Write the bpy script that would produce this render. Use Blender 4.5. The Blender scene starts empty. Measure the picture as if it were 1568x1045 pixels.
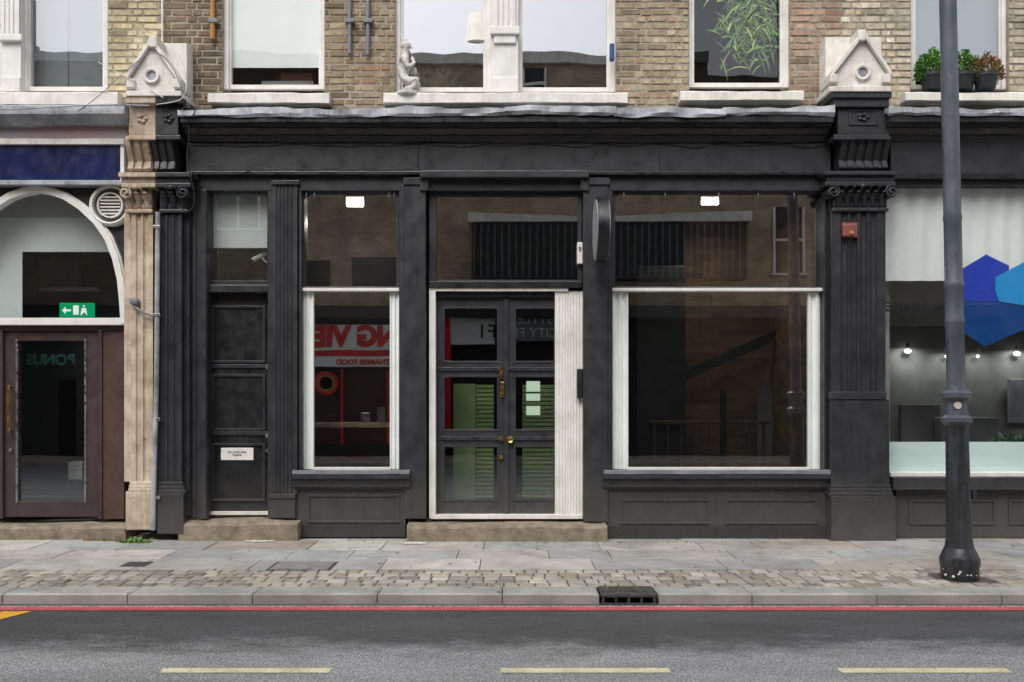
import bpy, bmesh, math, random
from mathutils import Vector, Matrix, noise
random.seed(7)
F=1442.0; D=10.3; CX=784.0; HY=601.0; H=1.6
def X(px,y=0): return (px-CX)*(D+y)/F
def Z(py,y=0): return H-(py-HY)*(D+y)/F
scene=bpy.context.scene
def link(o,parent=None):
    scene.collection.objects.link(o)
    if parent is not None: o.parent=parent
    return o
def grp(name):
    e=bpy.data.objects.new(name,None); e.empty_display_size=0.2
    return link(e)
# ---------------------------------------------------------------- materials
def newmat(name):
    m=bpy.data.materials.new(name); m.use_nodes=True
    nt=m.node_tree; nt.nodes.clear()
    out=nt.nodes.new('ShaderNodeOutputMaterial')
    return m,nt,out
def N(nt,t,**kw):
    n=nt.nodes.new(t)
    for k,v in kw.items():
        if k in n.inputs: n.inputs[k].default_value=v
        else: setattr(n,k,v)
    return n
def c4(c): return (c[0],c[1],c[2],1)
def getc(nt):
    tc=nt.nodes.get('TC')
    if tc is None:
        tc=nt.nodes.new('ShaderNodeTexCoord'); tc.name='TC'
    return tc
def tex(nt,scale,detail=4,rough=0.55,sc=(1,1,1)):
    tc=getc(nt)
    mp=N(nt,'ShaderNodeMapping'); mp.inputs['Scale'].default_value=sc
    nt.links.new(tc.outputs['Object'],mp.inputs['Vector'])
    n=N(nt,'ShaderNodeTexNoise',Scale=scale,Detail=detail,Roughness=rough)
    nt.links.new(mp.outputs[0],n.inputs['Vector'])
    return n.outputs['Fac']
def ramp(nt,fac,p0,p1,a=(0,0,0),b=(1,1,1)):
    r=N(nt,'ShaderNodeValToRGB'); e=r.color_ramp.elements
    e[0].position=p0; e[1].position=p1; e[0].color=c4(a); e[1].color=c4(b)
    nt.links.new(fac,r.inputs[0]); return r.outputs[0]
def mix(nt,fac,a,b,blend='MIX'):
    m=N(nt,'ShaderNodeMix',data_type='RGBA',blend_type=blend)
    for i,v in ((0,fac),(6,a),(7,b)):
        if isinstance(v,(int,float)): m.inputs[i].default_value=v
        elif isinstance(v,tuple): m.inputs[i].default_value=c4(v)
        else: nt.links.new(v,m.inputs[i])
    return m.outputs[2]
def mathn(nt,op,a,b,c=None):
    n=N(nt,'ShaderNodeMath',operation=op)
    for i,v in enumerate((a,b,c)):
        if v is None: continue
        if isinstance(v,(int,float)): n.inputs[i].default_value=v
        else: nt.links.new(v,n.inputs[i])
    return n.outputs[0]
def surf(name,col,col2=None,rough=0.6,scale=3,streak=0.0,chip=0.0,chipcol=(0.3,0.3,0.3),bump=0.15,bscale=60,metal=0,attr=False,spec=0.5,dust=None,low=0.0,stain=None):
    m,nt,out=newmat(name)
    b=N(nt,'ShaderNodeBsdfPrincipled',Metallic=metal)
    b.inputs['Specular IOR Level'].default_value=spec
    col2=col2 or tuple(c*0.65 for c in col)
    n1=ramp(nt,tex(nt,scale,5,0.6),0.35,0.68)
    if attr:
        a=N(nt,'ShaderNodeAttribute',attribute_name='Col')
        base=mix(nt,n1,a.outputs['Color'],mix(nt,1.0,a.outputs['Color'],col2,'MULTIPLY'))
    else: base=mix(nt,n1,col,col2)
    if stain:
        s=ramp(nt,tex(nt,1.1,6,0.68),0.42,0.70,(1,1,1),stain); base=mix(nt,1.0,base,s,'MULTIPLY')
    if streak>0:
        s=ramp(nt,tex(nt,1.0,4,0.7,(28,28,1.6)),0.45,0.75)
        base=mix(nt,mathn(nt,'MULTIPLY',s,streak),base,chipcol)
    if chip>0:
        s=ramp(nt,tex(nt,22,6,0.75),0.72-chip,0.74-chip)
        base=mix(nt,s,base,chipcol)
    if dust:
        sp=N(nt,'ShaderNodeSeparateXYZ'); nt.links.new(getc(nt).outputs['Object'],sp.inputs[0])
        ma=mathn(nt,'MULTIPLY_ADD',tex(nt,7,5,0.75),-0.9,sp.outputs[2])
        mr=N(nt,'ShaderNodeMapRange'); nt.links.new(ma,mr.inputs[0]); mr.inputs[1].default_value=0.35; mr.inputs[2].default_value=-0.45; mr.inputs[3].default_value=0; mr.inputs[4].default_value=0.8
        base=mix(nt,mr.outputs[0],base,dust)
    nt.links.new(base,b.inputs['Base Color'])
    rr=N(nt,'ShaderNodeMapRange'); nt.links.new(tex(nt,scale*3,3),rr.inputs[0])
    rr.inputs[1].default_value=.3; rr.inputs[2].default_value=.7
    rr.inputs[3].default_value=max(0.03,rough-0.15); rr.inputs[4].default_value=min(1,rough+0.15)
    nt.links.new(rr.outputs[0],b.inputs['Roughness'])
    bp=N(nt,'ShaderNodeBump',Strength=bump,Distance=0.01)
    h=tex(nt,bscale,4,0.65)
    if low>0: h=mathn(nt,'MULTIPLY_ADD',tex(nt,6,2),low,h)
    nt.links.new(h,bp.inputs['Height']); nt.links.new(bp.outputs[0],b.inputs['Normal'])
    nt.links.new(b.outputs[0],out.inputs[0]); return m
def emis(name,col,s):
    m,nt,out=newmat(name); e=N(nt,'ShaderNodeEmission',Strength=s); e.inputs[0].default_value=c4(col)
    nt.links.new(e.outputs[0],out.inputs[0]); return m
def glass(name,refl=0.15,tint=(0.75,0.78,0.78),wave=0.03,rough=0.0):
    m,nt,out=newmat(name)
    t=N(nt,'ShaderNodeBsdfTransparent'); t.inputs[0].default_value=c4(tint)
    g=N(nt,'ShaderNodeBsdfGlossy',Roughness=rough); g.inputs[0].default_value=(0.95,0.97,1,1)
    bp=N(nt,'ShaderNodeBump',Strength=wave,Distance=0.05); nt.links.new(tex(nt,1.6,1),bp.inputs['Height'])
    nt.links.new(bp.outputs[0],g.inputs['Normal'])
    lw=N(nt,'ShaderNodeLayerWeight',Blend=0.5)
    ad=mathn(nt,'MULTIPLY_ADD',mathn(nt,'POWER',lw.outputs['Facing'],5),1-refl,refl)
    mx=N(nt,'ShaderNodeMixShader'); nt.links.new(ad,mx.inputs[0]); nt.links.new(t.outputs[0],mx.inputs[1]); nt.links.new(g.outputs[0],mx.inputs[2])
    nt.links.new(mx.outputs[0],out.inputs[0]); return m
def bricktex(name,c1,c2,mortar,rough=0.9):
    m,nt,out=newmat(name); b=N(nt,'ShaderNodeBsdfPrincipled',Roughness=rough)
    tc=getc(nt); sx=N(nt,'ShaderNodeSeparateXYZ'); nt.links.new(tc.outputs['Object'],sx.inputs[0])
    a=mathn(nt,'ADD',sx.outputs[0],sx.outputs[1])
    cb=N(nt,'ShaderNodeCombineXYZ'); nt.links.new(a,cb.inputs[0]); nt.links.new(sx.outputs[2],cb.inputs[1])
    br=N(nt,'ShaderNodeTexBrick'); nt.links.new(cb.outputs[0],br.inputs[0])
    br.inputs['Color1'].default_value=c4(c1); br.inputs['Color2'].default_value=c4(c2); br.inputs['Mortar'].default_value=c4(mortar)
    br.inputs['Scale'].default_value=1; br.inputs['Brick Width'].default_value=0.225; br.inputs['Row Height'].default_value=0.076; br.inputs['Mortar Size'].default_value=0.006
    n=ramp(nt,tex(nt,2,5),0.3,0.75,(1,1,1),(0.5,0.5,0.5))
    nt.links.new(mix(nt,1.0,br.outputs[0],n,'MULTIPLY'),b.inputs['Base Color'])
    nt.links.new(b.outputs[0],out.inputs[0]); return m
M={}
M['black']=surf('black_paint',(0.032,0.033,0.038),(0.020,0.0205,0.024),0.42,2.0,0.18,0.025,(0.08,0.08,0.085),0.16,25,dust=(0.085,0.080,0.074),low=1.6,stain=(.75,.75,.77))
M['black2']=surf('black_gloss_paint',(0.014,0.014,0.016),(0.009,0.009,0.011),0.36,3,0.14,0.02,(0.06,0.06,0.06),0.14,30,dust=(0.05,0.048,0.044),low=1.5)
M['lead']=surf('lead_flashing',(0.42,0.44,0.48),(0.17,0.18,0.20),0.5,5,0.35,0.06,(0.62,0.62,0.62),0.4,20,stain=(.5,.5,.5))
M['white']=surf('white_paint',(0.80,0.79,0.76),(0.66,0.64,0.59),0.5,4,0.18,0.04,(0.28,0.25,0.2),0.12,30)
M['stone']=surf('painted_stone',(0.80,0.78,0.73),(0.60,0.57,0.51),0.7,5,0.28,0.06,(0.30,0.28,0.24),0.3,25)
M['whitestrip']=surf('white_vinyl',(0.82,0.85,0.82),(0.74,0.79,0.75),0.4,4,0.08,0,(0.5,0.5,0.5),0.05,30)
M['beige']=surf('weathered_beige_stone',(0.66,0.57,0.46),(0.42,0.33,0.25),0.8,6,0.4,0.10,(0.16,0.12,0.09),0.6,30,stain=(.62,.55,.48))
M['step']=surf('worn_stone_step',(0.30,0.25,0.18),(0.15,0.12,0.09),0.85,9,0,0.08,(0.5,0.46,0.4),0.9,40)
M['mortar']=surf('mortar',(0.42,0.375,0.30),(0.25,0.215,0.165),0.95,4,0.3,0,(0.12,0.10,0.08),0.4,50)
M['brick']=surf('stock_brick',(1,1,1),(0.62,0.57,0.50),0.9,14,0.18,0.06,(0.15,0.12,0.085),1.0,55,attr=True,stain=(.60,.57,.53))
M['slab']=surf('paving_stone',(1,1,1),(0.76,0.75,0.73),0.5,4,0,0.03,(0.15,0.145,0.135),0.4,60,attr=True,stain=(.64,.64,.645))
M['grout']=surf('joint_grit',(0.11,0.10,0.08),None,0.95,12,0,0,(0,0,0),0.6,80)
M['brown']=surf('brown_door_paint',(0.060,0.040,0.040),(0.045,0.03,0.03),0.4,3,0.05,0,(0.1,0.1,0.1),0.05,30)
M['brass']=surf('brass',(0.65,0.42,0.12),(0.4,0.25,0.08),0.3,8,metal=1)
M['steel']=surf('steel',(0.55,0.55,0.55),(0.35,0.35,0.35),0.35,8,metal=1)
M['iron']=surf('cast_iron',(0.07,0.066,0.06),(0.03,0.03,0.03),0.6,15,0,0.03,(0.16,0.12,0.09),0.5,60)
M['lamp']=surf('lamp_post_paint',(0.085,0.10,0.125),(0.05,0.06,0.075),0.38,3,0.3,0.03,(0.2,0.2,0.2),0.3,20,low=1.5)
M['lampd']=surf('lamp_post_base_paint',(0.026,0.029,0.034),(0.018,0.018,0.022),0.35,6,0.2,0.04,(0.2,0.2,0.2),0.3,20,low=1.5)
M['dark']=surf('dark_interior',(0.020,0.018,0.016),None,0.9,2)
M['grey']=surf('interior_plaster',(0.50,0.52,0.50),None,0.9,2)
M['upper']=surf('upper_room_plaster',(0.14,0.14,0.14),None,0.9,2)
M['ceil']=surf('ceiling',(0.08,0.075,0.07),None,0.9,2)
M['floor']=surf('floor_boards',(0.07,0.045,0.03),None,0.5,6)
M['blind']=surf('roller_blind',(0.80,0.82,0.79),(0.74,0.76,0.73),0.8,2)
M['navy']=surf('navy_sign',(0.012,0.022,0.10),(0.01,0.014,0.05),0.2,2.5,stain=(.5,.5,.6))
M['pink']=surf('faded_pink_paint',(0.52,0.30,0.28),(0.36,0.36,0.40),0.6,1.6,0.1,0.02,(0.4,0.4,0.4))
M['green']=surf('green_slats',(0.26,0.37,0.16),(0.21,0.30,0.13),0.6,3)
M['red']=surf('red_sign',(0.78,0.015,0.025),None,0.5,3)
M['redbox']=surf('alarm_red',(0.27,0.075,0.055),None,0.4,10,0.2,0.03)
M['orange']=surf('orange_pipe',(0.45,0.22,0.05),None,0.5,6)
M['pipe']=surf('grey_pipe',(0.20,0.22,0.24),None,0.5,6,0.2)
M['leaf']=surf('foliage',(1,1,1),(0.6,0.6,0.6),0.5,20,attr=True)
M['stat']=surf('statue_stone',(0.66,0.64,0.60),(0.40,0.38,0.34),0.8,18,0.2,0.03,(0.18,0.16,0.13),0.4,60)
M['shade']=surf('lamp_shade_fabric',(0.85,0.82,0.74),None,0.8,3)
M['opbrick']=bricktex('opposite_brick',(0.56,0.43,0.28),(0.42,0.32,0.20),(0.52,0.47,0.38))
M['inbrick']=bricktex('interior_brick',(0.20,0.11,0.055),(0.09,0.05,0.027),(0.12,0.09,0.06))
M['tbrick']=bricktex('textured_brick',(0.33,0.26,0.17),(0.24,0.18,0.11),(0.35,0.3,0.24))
M['clad']=surf('dark_cladding',(0.02,0.022,0.025),None,0.5,3)
M['gl']=glass('shop_glass',0.38,(0.76,0.79,0.79),0.008)
M['gl2']=glass('lower_shop_glass',0.38,(0.74,0.77,0.77),0.008)
M['glu']=glass('upper_window_glass',0.46,(0.72,0.75,0.77),0.04)
M['gll']=glass('clear_window_glass',0.07,(0.92,0.94,0.94),0.04)
M['gld']=glass('door_glass',0.24,(0.84,0.88,0.88),0.012)
M['gln']=glass('neighbour_glass',0.10,(0.93,0.95,0.95),0.01)
M['blue']=surf('blue_vinyl',(0.008,0.045,0.48),(0.008,0.04,0.42),0.4,1)
M['blue2']=surf('deep_blue_vinyl',(0.006,0.06,0.24),(0.006,0.05,0.20),0.4,1)
M['cyan']=surf('cyan_vinyl',(0.008,0.30,0.68),(0.008,0.28,0.62),0.4,1)
M['frost']=surf('frosted_film',(0.66,0.79,0.76),(0.61,0.74,0.71),0.5,2)
M['ink']=surf('black_lettering',(0.01,0.01,0.01),None,0.5,3)
M['lite']=emis('led_panel',(1,0.93,0.8),12)
M['spot']=emis('downlight',(1,0.97,0.9),4)
M['exit']=emis('exit_sign_green',(0.0,0.40,0.15),0.8)
M['exitw']=emis('exit_sign_white',(1,1,1),0.9)
# ---------------------------------------------------------------- mesh helpers
def meshobj(name,verts,faces,mat,parent=None,smooth=False,cols=None):
    me=bpy.data.meshes.new(name); me.from_pydata(verts,[],faces); me.update()
    if cols:
        a=me.color_attributes.new('Col','FLOAT_COLOR','POINT')
        for i,c in enumerate(cols): a.data[i].color=c4(c)
    me.materials.append(mat)
    if smooth:
        for p in me.polygons: p.use_smooth=True
    return link(bpy.data.objects.new(name,me),parent)
def wbox(parent,name,x0,x1,y0,y1,z0,z1,mat,bev=0.004):
    bm=bmesh.new(); bmesh.ops.create_cube(bm,size=1)
    for v in bm.verts:
        v.co=Vector(((x0+x1)/2+v.co.x*(x1-x0),(y0+y1)/2+v.co.y*(y1-y0),(z0+z1)/2+v.co.z*(z1-z0)))
    mn=min(abs(x1-x0),abs(y1-y0),abs(z1-z0))
    if bev>0 and mn>0.008: bmesh.ops.bevel(bm,geom=bm.edges[:],offset=min(bev,mn*0.3),segments=2,affect='EDGES',profile=0.6)
    bmesh.ops.recalc_face_normals(bm,faces=bm.faces)
    me=bpy.data.meshes.new(name); bm.to_mesh(me); bm.free(); me.materials.append(mat)
    return link(bpy.data.objects.new(name,me),parent)
def box(parent,name,px0,px1,py0,py1,yf,yb,mat,bev=0.004):
    return wbox(parent,name,X(px0,yf),X(px1,yf),yf,yb,Z(py1,yf),Z(py0,yf),mat,bev)
def prism(parent,name,pts,y0,y1,mat,bev=0.0):
    bm=bmesh.new(); a=[bm.verts.new((p[0],y0,p[1])) for p in pts]; b=[bm.verts.new((p[0],y1,p[1])) for p in pts]
    bm.faces.new(a); bm.faces.new(b[::-1]); n=len(pts)
    for i in range(n): bm.faces.new((a[i],b[i],b[(i+1)%n],a[(i+1)%n]))
    if bev: bmesh.ops.bevel(bm,geom=bm.edges[:],offset=bev,segments=1,affect='EDGES')
    bmesh.ops.recalc_face_normals(bm,faces=bm.faces)
    me=bpy.data.meshes.new(name); bm.to_mesh(me); bm.free(); me.materials.append(mat)
    return link(bpy.data.objects.new(name,me),parent)
def xprism(parent,name,prof,x0,x1,mat,n=1,jit=0.0,smooth=False):
    vs=[];fs=[];k=len(prof)
    for i in range(n+1):
        x=x0+(x1-x0)*i/n
        for j,(y,z) in enumerate(prof):
            dz=jit*noise.noise(Vector((x*1.3,j*0.4,3.1)))+jit*0.5*noise.noise(Vector((x*5,j*.9,1.1)))
            dy=jit*0.8*noise.noise(Vector((x*4,j*1.7,7.1)))
            vs.append((x,y+dy,z+dz))
    for i in range(n):
        for j in range(k):
            a=i*k+j;b=i*k+(j+1)%k
            fs.append((a,b,b+k,a+k))
    fs.append(tuple(range(k))[::-1]); fs.append(tuple(range(n*k,n*k+k)))
    return meshobj(name,vs,fs,mat,parent,smooth)
def fluted(parent,name,px0,px1,py0,py1,yf,yb,n,mat,margin=0.12):
    x0,x1=X(px0,yf),X(px1,yf);z0,z1=Z(py1,yf),Z(py0,yf);w=x1-x0;m=margin*w;fw=(w-2*m)/n
    pts=[(x0,yb),(x0,yf)]
    for i in range(n):
        a=x0+m+i*fw+fw*0.14;b=a+fw*0.72;r=(b-a)/2
        for k in range(7):
            t=math.pi*k/6; pts.append((a+r-r*math.cos(t),yf+r*0.85*math.sin(t)))
    pts+=[(x1,yf),(x1,yb)]
    vs=[(p[0],p[1],z0) for p in pts]+[(p[0],p[1],z1) for p in pts];k=len(pts)
    fs=[(i,(i+1)%k,(i+1)%k+k,i+k) for i in range(k)]+[tuple(range(k))[::-1],tuple(range(k,2*k))]
    return meshobj(name,vs,fs,mat,parent)
def lathe(parent,name,prof,x,y,mat,seg=32,lean=0.0,axis='z',smooth=True):
    vs=[];fs=[]
    for (r,z) in prof:
        for s in range(seg):
            a=2*math.pi*s/seg
            if axis=='z': vs.append((x+r*math.cos(a)+lean*z,y+r*math.sin(a),z))
            elif axis=='y': vs.append((x+r*math.cos(a),z,y+r*math.sin(a)))
            else: vs.append((z,x+r*math.cos(a),y+r*math.sin(a)))
    for i in range(len(prof)-1):
        for s in range(seg):
            a=i*seg+s;b=i*seg+(s+1)%seg; fs.append((a,b,b+seg,a+seg))
    fs.append(tuple(range(seg))[::-1]); fs.append(tuple(range((len(prof)-1)*seg,len(prof)*seg)))
    o=meshobj(name,vs,fs,mat,parent)
    for p in o.data.polygons: p.use_smooth=True
    try: o.data.set_sharp_from_angle(angle=math.radians(35))
    except Exception: pass
    return o
def ball(parent,name,c,r,mat,sub=2):
    bm=bmesh.new(); bmesh.ops.create_icosphere(bm,subdivisions=sub,radius=1)
    for v in bm.verts: v.co=Vector((c[0]+v.co.x*r[0],c[1]+v.co.y*r[1],c[2]+v.co.z*r[2]))
    me=bpy.data.meshes.new(name); bm.to_mesh(me); bm.free(); me.materials.append(mat)
    for p in me.polygons: p.use_smooth=True
    return link(bpy.data.objects.new(name,me),parent)
def cable(parent,name,pts,r,mat):
    cu=bpy.data.curves.new(name,'CURVE'); cu.dimensions='3D'; cu.bevel_depth=r; cu.bevel_resolution=2
    s=cu.splines.new('NURBS'); s.points.add(len(pts)-1); s.use_endpoint_u=True; s.order_u=3
    for i,p in enumerate(pts): s.points[i].co=(p[0],p[1],p[2],1)
    cu.materials.append(mat); return link(bpy.data.objects.new(name,cu),parent)
def text(parent,name,body,size,loc,mat,back=False,ext=0.004,sx=1.0,bold=0.0,align='CENTER'):
    cu=bpy.data.curves.new(name,'FONT'); cu.body=body; cu.size=size; cu.extrude=ext; cu.offset=bold; cu.align_x=align; cu.align_y='CENTER'
    cu.materials.append(mat); o=bpy.data.objects.new(name,cu); o.location=loc
    o.rotation_euler=(math.radians(90),0,math.radians(180) if back else 0); o.scale=(sx,1,1)
    return link(o,parent)
def mould(parent,name,px0,px1,py0,py1,y,mat,t=4,proud=0.014):
    box(parent,name+'_mould_top',px0,px1,py0,py0+t,y-proud,y+0.002,mat,0.004)
    box(parent,name+'_mould_bottom',px0,px1,py1-t,py1,y-proud,y+0.002,mat,0.004)
    box(parent,name+'_mould_left',px0,px0+t,py0+t,py1-t,y-proud+.001,y+0.002,mat,0.004)
    box(parent,name+'_mould_right',px1-t,px1,py0+t,py1-t,y-proud+.001,y+0.002,mat,0.004)
def frame(parent,name,px0,px1,py0,py1,yf,yb,mat,t):
    l,r,tp,bt=t
    box(parent,name+'_left_stile',px0,px0+l,py0,py1,yf,yb,mat)
    box(parent,name+'_right_stile',px1-r,px1,py0,py1,yf,yb,mat)
    if tp: box(parent,name+'_top_rail',px0+l,px1-r,py0,py0+tp,yf+.003,yb,mat)
    if bt: box(parent,name+'_bottom_rail',px0+l,px1-r,py1-bt,py1,yf+.003,yb,mat)
def pane(parent,name,px0,px1,py0,py1,y,mat):
    x0,x1,z0,z1=X(px0,y),X(px1,y),Z(py1,y),Z(py0,y)
    return meshobj(name,[(x0,y,z0),(x1,y,z0),(x1,y,z1),(x0,y,z1)],[(0,1,2,3)],mat,parent)
def fillet(parent,name,px,py,r,sx,y,mat):
    x=X(px,y);z=Z(py,y);R=r*(D+y)/F
    pts=[(x,z)]
    for k in range(9):
        t=math.pi/2*k/8
        pts.append((x+sx*(R-R*math.sin(t)),z-(R-R*math.cos(t))))
    prism(parent,name,pts,y-0.02,y+0.01,mat)
def leaves(name,items,parent=None,mat=None):
    vs=[];fs=[];cs=[]
    for p,d,L,w,c,droop in items:
        d=Vector(d).normalized(); side=d.cross(Vector((random.uniform(-.5,.5),random.uniform(-1.5,-.6),random.uniform(-.3,.5)))).normalized()
        q=Vector(p);n=4;b=len(vs)
        for i in range(n+1):
            t=i/n; ww=w*math.sin(math.pi*min(0.98,0.12+t*0.86)) 
            vs+= [tuple(q-side*ww/2),tuple(q+side*ww/2)]; cs+=[c,c]
            d=(d+Vector((0,0,-droop/n))).normalized(); q=q+d*L/n
        for i in range(n): fs.append((b+2*i,b+2*i+1,b+2*i+3,b+2*i+2))
    return meshobj(name,vs,fs,mat or M['leaf'],parent,False,cs)
def room(parent,name,x0,x1,y0,y1,z0,z1,wall,fl,ce,back=None):
    wbox(parent,name+'_left_wall',x0-.1,x0,y0,y1,z0,z1,wall,0)
    wbox(parent,name+'_right_wall',x1,x1+.1,y0,y1,z0,z1,wall,0)
    wbox(parent,name+'_back_wall',x0-.1,x1+.1,y1,y1+.1,z0,z1,back or wall,0)
    wbox(parent,name+'_floor',x0-.1,x1+.1,y0,y1+.1,z0-.1,z0,fl,0)
    wbox(parent,name+'_ceiling',x0-.1,x1+.1,y0,y1+.1,z1,z1+.1,ce,0)
def arealight(parent,x,y,z,size,watts,col=(1,.93,.82)):
    l=bpy.data.lights.new('lamp_light','AREA'); l.energy=watts; l.size=size; l.color=col
    o=bpy.data.objects.new('lamp_light',l); o.location=(x,y,z); return link(o,parent)
# ---------------------------------------------------------------- ground
S=200
meshobj('ground',[(-S,-S,-0.1),(S,-S,-0.1),(S,S,-0.1),(-S,S,-0.1)],[(0,1,2,3)],surf('ground_earth',(0.12,0.12,0.11)))
m,nt,out=newmat('asphalt'); b=N(nt,'ShaderNodeBsdfPrincipled')
tc=getc(nt)
sp=N(nt,'ShaderNodeSeparateXYZ'); nt.links.new(tc.outputs['Object'],sp.inputs[0])
mm=mathn(nt,'MULTIPLY_ADD',tex(nt,3.0,9,0.85,(0.6,1,1)),1.7,sp.outputs[1])
mr=N(nt,'ShaderNodeMapRange'); nt.links.new(mm,mr.inputs[0])
mr.inputs[1].default_value=-3.00; mr.inputs[2].default_value=-3.50; mr.inputs[3].default_value=0; mr.inputs[4].default_value=1
vor=N(nt,'ShaderNodeTexVoronoi',Scale=70.0); nt.links.new(tc.outputs['Object'],vor.inputs['Vector'])
agg=ramp(nt,vor.outputs['Distance'],0.05,0.6,(1.5,1.5,1.5),(0.5,0.5,0.5))
base=mix(nt,mr.outputs[0],(0.088,0.090,0.095),(0.40,0.405,0.415))
base=mix(nt,1.0,base,agg,'MULTIPLY')
sp2=ramp(nt,tex(nt,75,3,0.6),0.62,0.67)
base=mix(nt,mathn(nt,'MULTIPLY',sp2,mathn(nt,'MULTIPLY_ADD',mr.outputs[0],.7,.3)),base,(0.50,0.50,0.49))
sp3=ramp(nt,tex(nt,60,3,0.6,(1.1,1.1,1)),0.34,0.38,(1,1,1),(0,0,0)); base=mix(nt,mathn(nt,'MULTIPLY',sp3,.6),base,(0.03,0.03,0.03))
big=ramp(nt,tex(nt,1.3,6,0.65,(0.5,1.8,1)),0.3,0.7,(0.70,0.70,0.70),(1.2,1.2,1.2)); base=mix(nt,1.0,base,big,'MULTIPLY')
nt.links.new(base,b.inputs['Base Color'])
rr=ramp(nt,tex(nt,1.8,5,.6,(.5,1.5,1)),.35,.65,(.42,.42,.42),(.75,.75,.75)); nt.links.new(rr,b.inputs['Roughness'])
bp=N(nt,'ShaderNodeBump',Strength=0.7,Distance=0.008); nt.links.new(vor.outputs['Distance'],bp.inputs['Height']); nt.links.new(bp.outputs[0],b.inputs['Normal'])
nt.links.new(b.outputs[0],out.inputs[0]); M['asphalt']=m
RZ=-0.08; KY0=-2.53; KY1=-2.83
meshobj('road',[(-60,-10.8,RZ),(60,-10.8,RZ),(60,KY1+.05,RZ),(-60,KY1+.05,RZ)],[(0,1,2,3)],M['asphalt'])
def paintmat(name,col,worn):
    m,nt,out=newmat(name); b=N(nt,'ShaderNodeBsdfPrincipled',Roughness=0.6)
    t=N(nt,'ShaderNodeBsdfTransparent')
    c=mix(nt,ramp(nt,tex(nt,6,5),0.35,0.7),col,tuple(x*0.7 for x in col)); nt.links.new(c,b.inputs['Base Color'])
    mx=N(nt,'ShaderNodeMixShader'); nt.links.new(ramp(nt,tex(nt,38,7,0.85),worn,worn+.04),mx.inputs[0]); nt.links.new(b.outputs[0],mx.inputs[1]); nt.links.new(t.outputs[0],mx.inputs[2])
    nt.links.new(mx.outputs[0],out.inputs[0]); return m
M['redl']=paintmat('red_line_paint',(0.56,0.10,0.10),0.57)
M['redp']=paintmat('worn_pink_line_edge',(0.60,0.40,0.38),0.50)
M['yel']=paintmat('cream_line_paint',(0.80,0.73,0.48),0.56)
M['yel2']=paintmat('yellow_line_paint',(0.80,0.42,0.03),0.58)
M['wht']=paintmat('white_mark_paint',(0.8,0.78,0.72),0.52)
def sheet(parent,name,x0,x1,y0,y1,z,mat): return meshobj(name,[(x0,y0,z),(x1,y0,z),(x1,y1,z),(x0,y1,z)],[(0,1,2,3)],mat,parent)
rm=grp('road_markings')
sheet(rm,'red_line',-60,60,-3.06,-2.95,RZ+.004,M['redl']); sheet(rm,'red_line_worn_edge',-60,60,-2.95,-2.90,RZ+.004,M['redp'])
st=X(766,-4.62)-X(247,-4.62); x=X(247,-4.62)-20*st; i=0
while x<12:
    if x>-12: sheet(rm,'dash_%d'%i,x,x+st*0.5,-4.67,-4.575,RZ+.004,M['yel']); i+=1
    x+=st
sheet(rm,'red_line_far',-60,60,-10.65,-10.55,RZ+.004,M['redl'])
meshobj('yellow_hatch',[(X(-110,-3.62),-3.62,RZ+.004),(X(-55,-3.62),-3.62,RZ+.004),(X(48,-3.1),-3.09,RZ+.004),(X(5,-3.1),-3.09,RZ+.004)],[(0,1,2,3)],M['yel2'],rm)
def slabset(): return [],[],[]
def addslab(S_,x0,x1,y0,y1,zt,h,bev,col,tilt=0.0):
    vs,fs,cs=S_; b=len(vs); dz=[random.uniform(-tilt,tilt) for _ in range(4)]
    P4=[(x0,y0),(x1,y0),(x1,y1),(x0,y1)]; Q4=[(x0+bev,y0+bev),(x1-bev,y0+bev),(x1-bev,y1-bev),(x0+bev,y1-bev)]
    for p in P4: vs.append((p[0],p[1],zt-h))
    for k,p in enumerate(P4): vs.append((p[0],p[1],zt-bev*0.6+dz[k]))
    for k,p in enumerate(Q4): vs.append((p[0],p[1],zt+dz[k]))
    cs+= [col]*12
    for k in range(4):
        j=(k+1)%4; fs.append((b+k,b+j,b+4+j,b+4+k)); fs.append((b+4+k,b+4+j,b+8+j,b+8+k))
    fs.append((b+8,b+9,b+10,b+11))
pv=grp('pavement')
wbox(pv,'pavement_bed',-20,20,KY0,0.5,-0.095,-0.010,M['grout'],0)
S1=slabset()
pal=[(0.47,0.46,0.44),(0.50,0.48,0.445),(0.41,0.415,0.41),(0.55,0.53,0.49),(0.48,0.44,0.385),(0.42,0.43,0.43)]
ys=[0.45,-0.12,-0.72,-1.25,-1.78]
for r in range(4):
    x=-12+random.random()
    while x<12:
        w=random.choice([0.6,0.75,0.9,0.9,1.05,1.2]); c=random.choice(pal); k=random.uniform(.86,1.1)
        addslab(S1,x+.004,x+w-.004,ys[r+1]+.004,ys[r]-.004,0,0.05,0.005,tuple(q*k for q in c),0.0035); x+=w
meshobj('paving_slabs',S1[0],S1[1],M['slab'],pv,cols=S1[2])
S2=slabset(); spal=[(0.40,0.36,0.29),(0.46,0.42,0.35),(0.30,0.275,0.24),(0.50,0.46,0.39),(0.38,0.36,0.33),(0.52,0.49,0.44)]
rows=5; rd=(1.79-2.53)/rows
for r in range(rows):
    y1=-1.79+rd*r; y0=y1+rd; x=-12+random.random()*.1
    while x<12:
        w=random.uniform(0.10,0.17); c=random.choice(spal);k=random.uniform(.82,1.12)
        if not (abs(x+w/2-3.87)<0.2 and abs((y0+y1)/2+2.17)<0.17):
            addslab(S2,x+.006,x+w-.006,y0+.006+random.uniform(0,.006),y1-.006,random.uniform(-.004,.002),0.05,0.012,tuple(q*k for q in c),0.003)
        x+=w
meshobj('stone_setts',S2[0],S2[1],M['slab'],pv,cols=S2[2])
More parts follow.
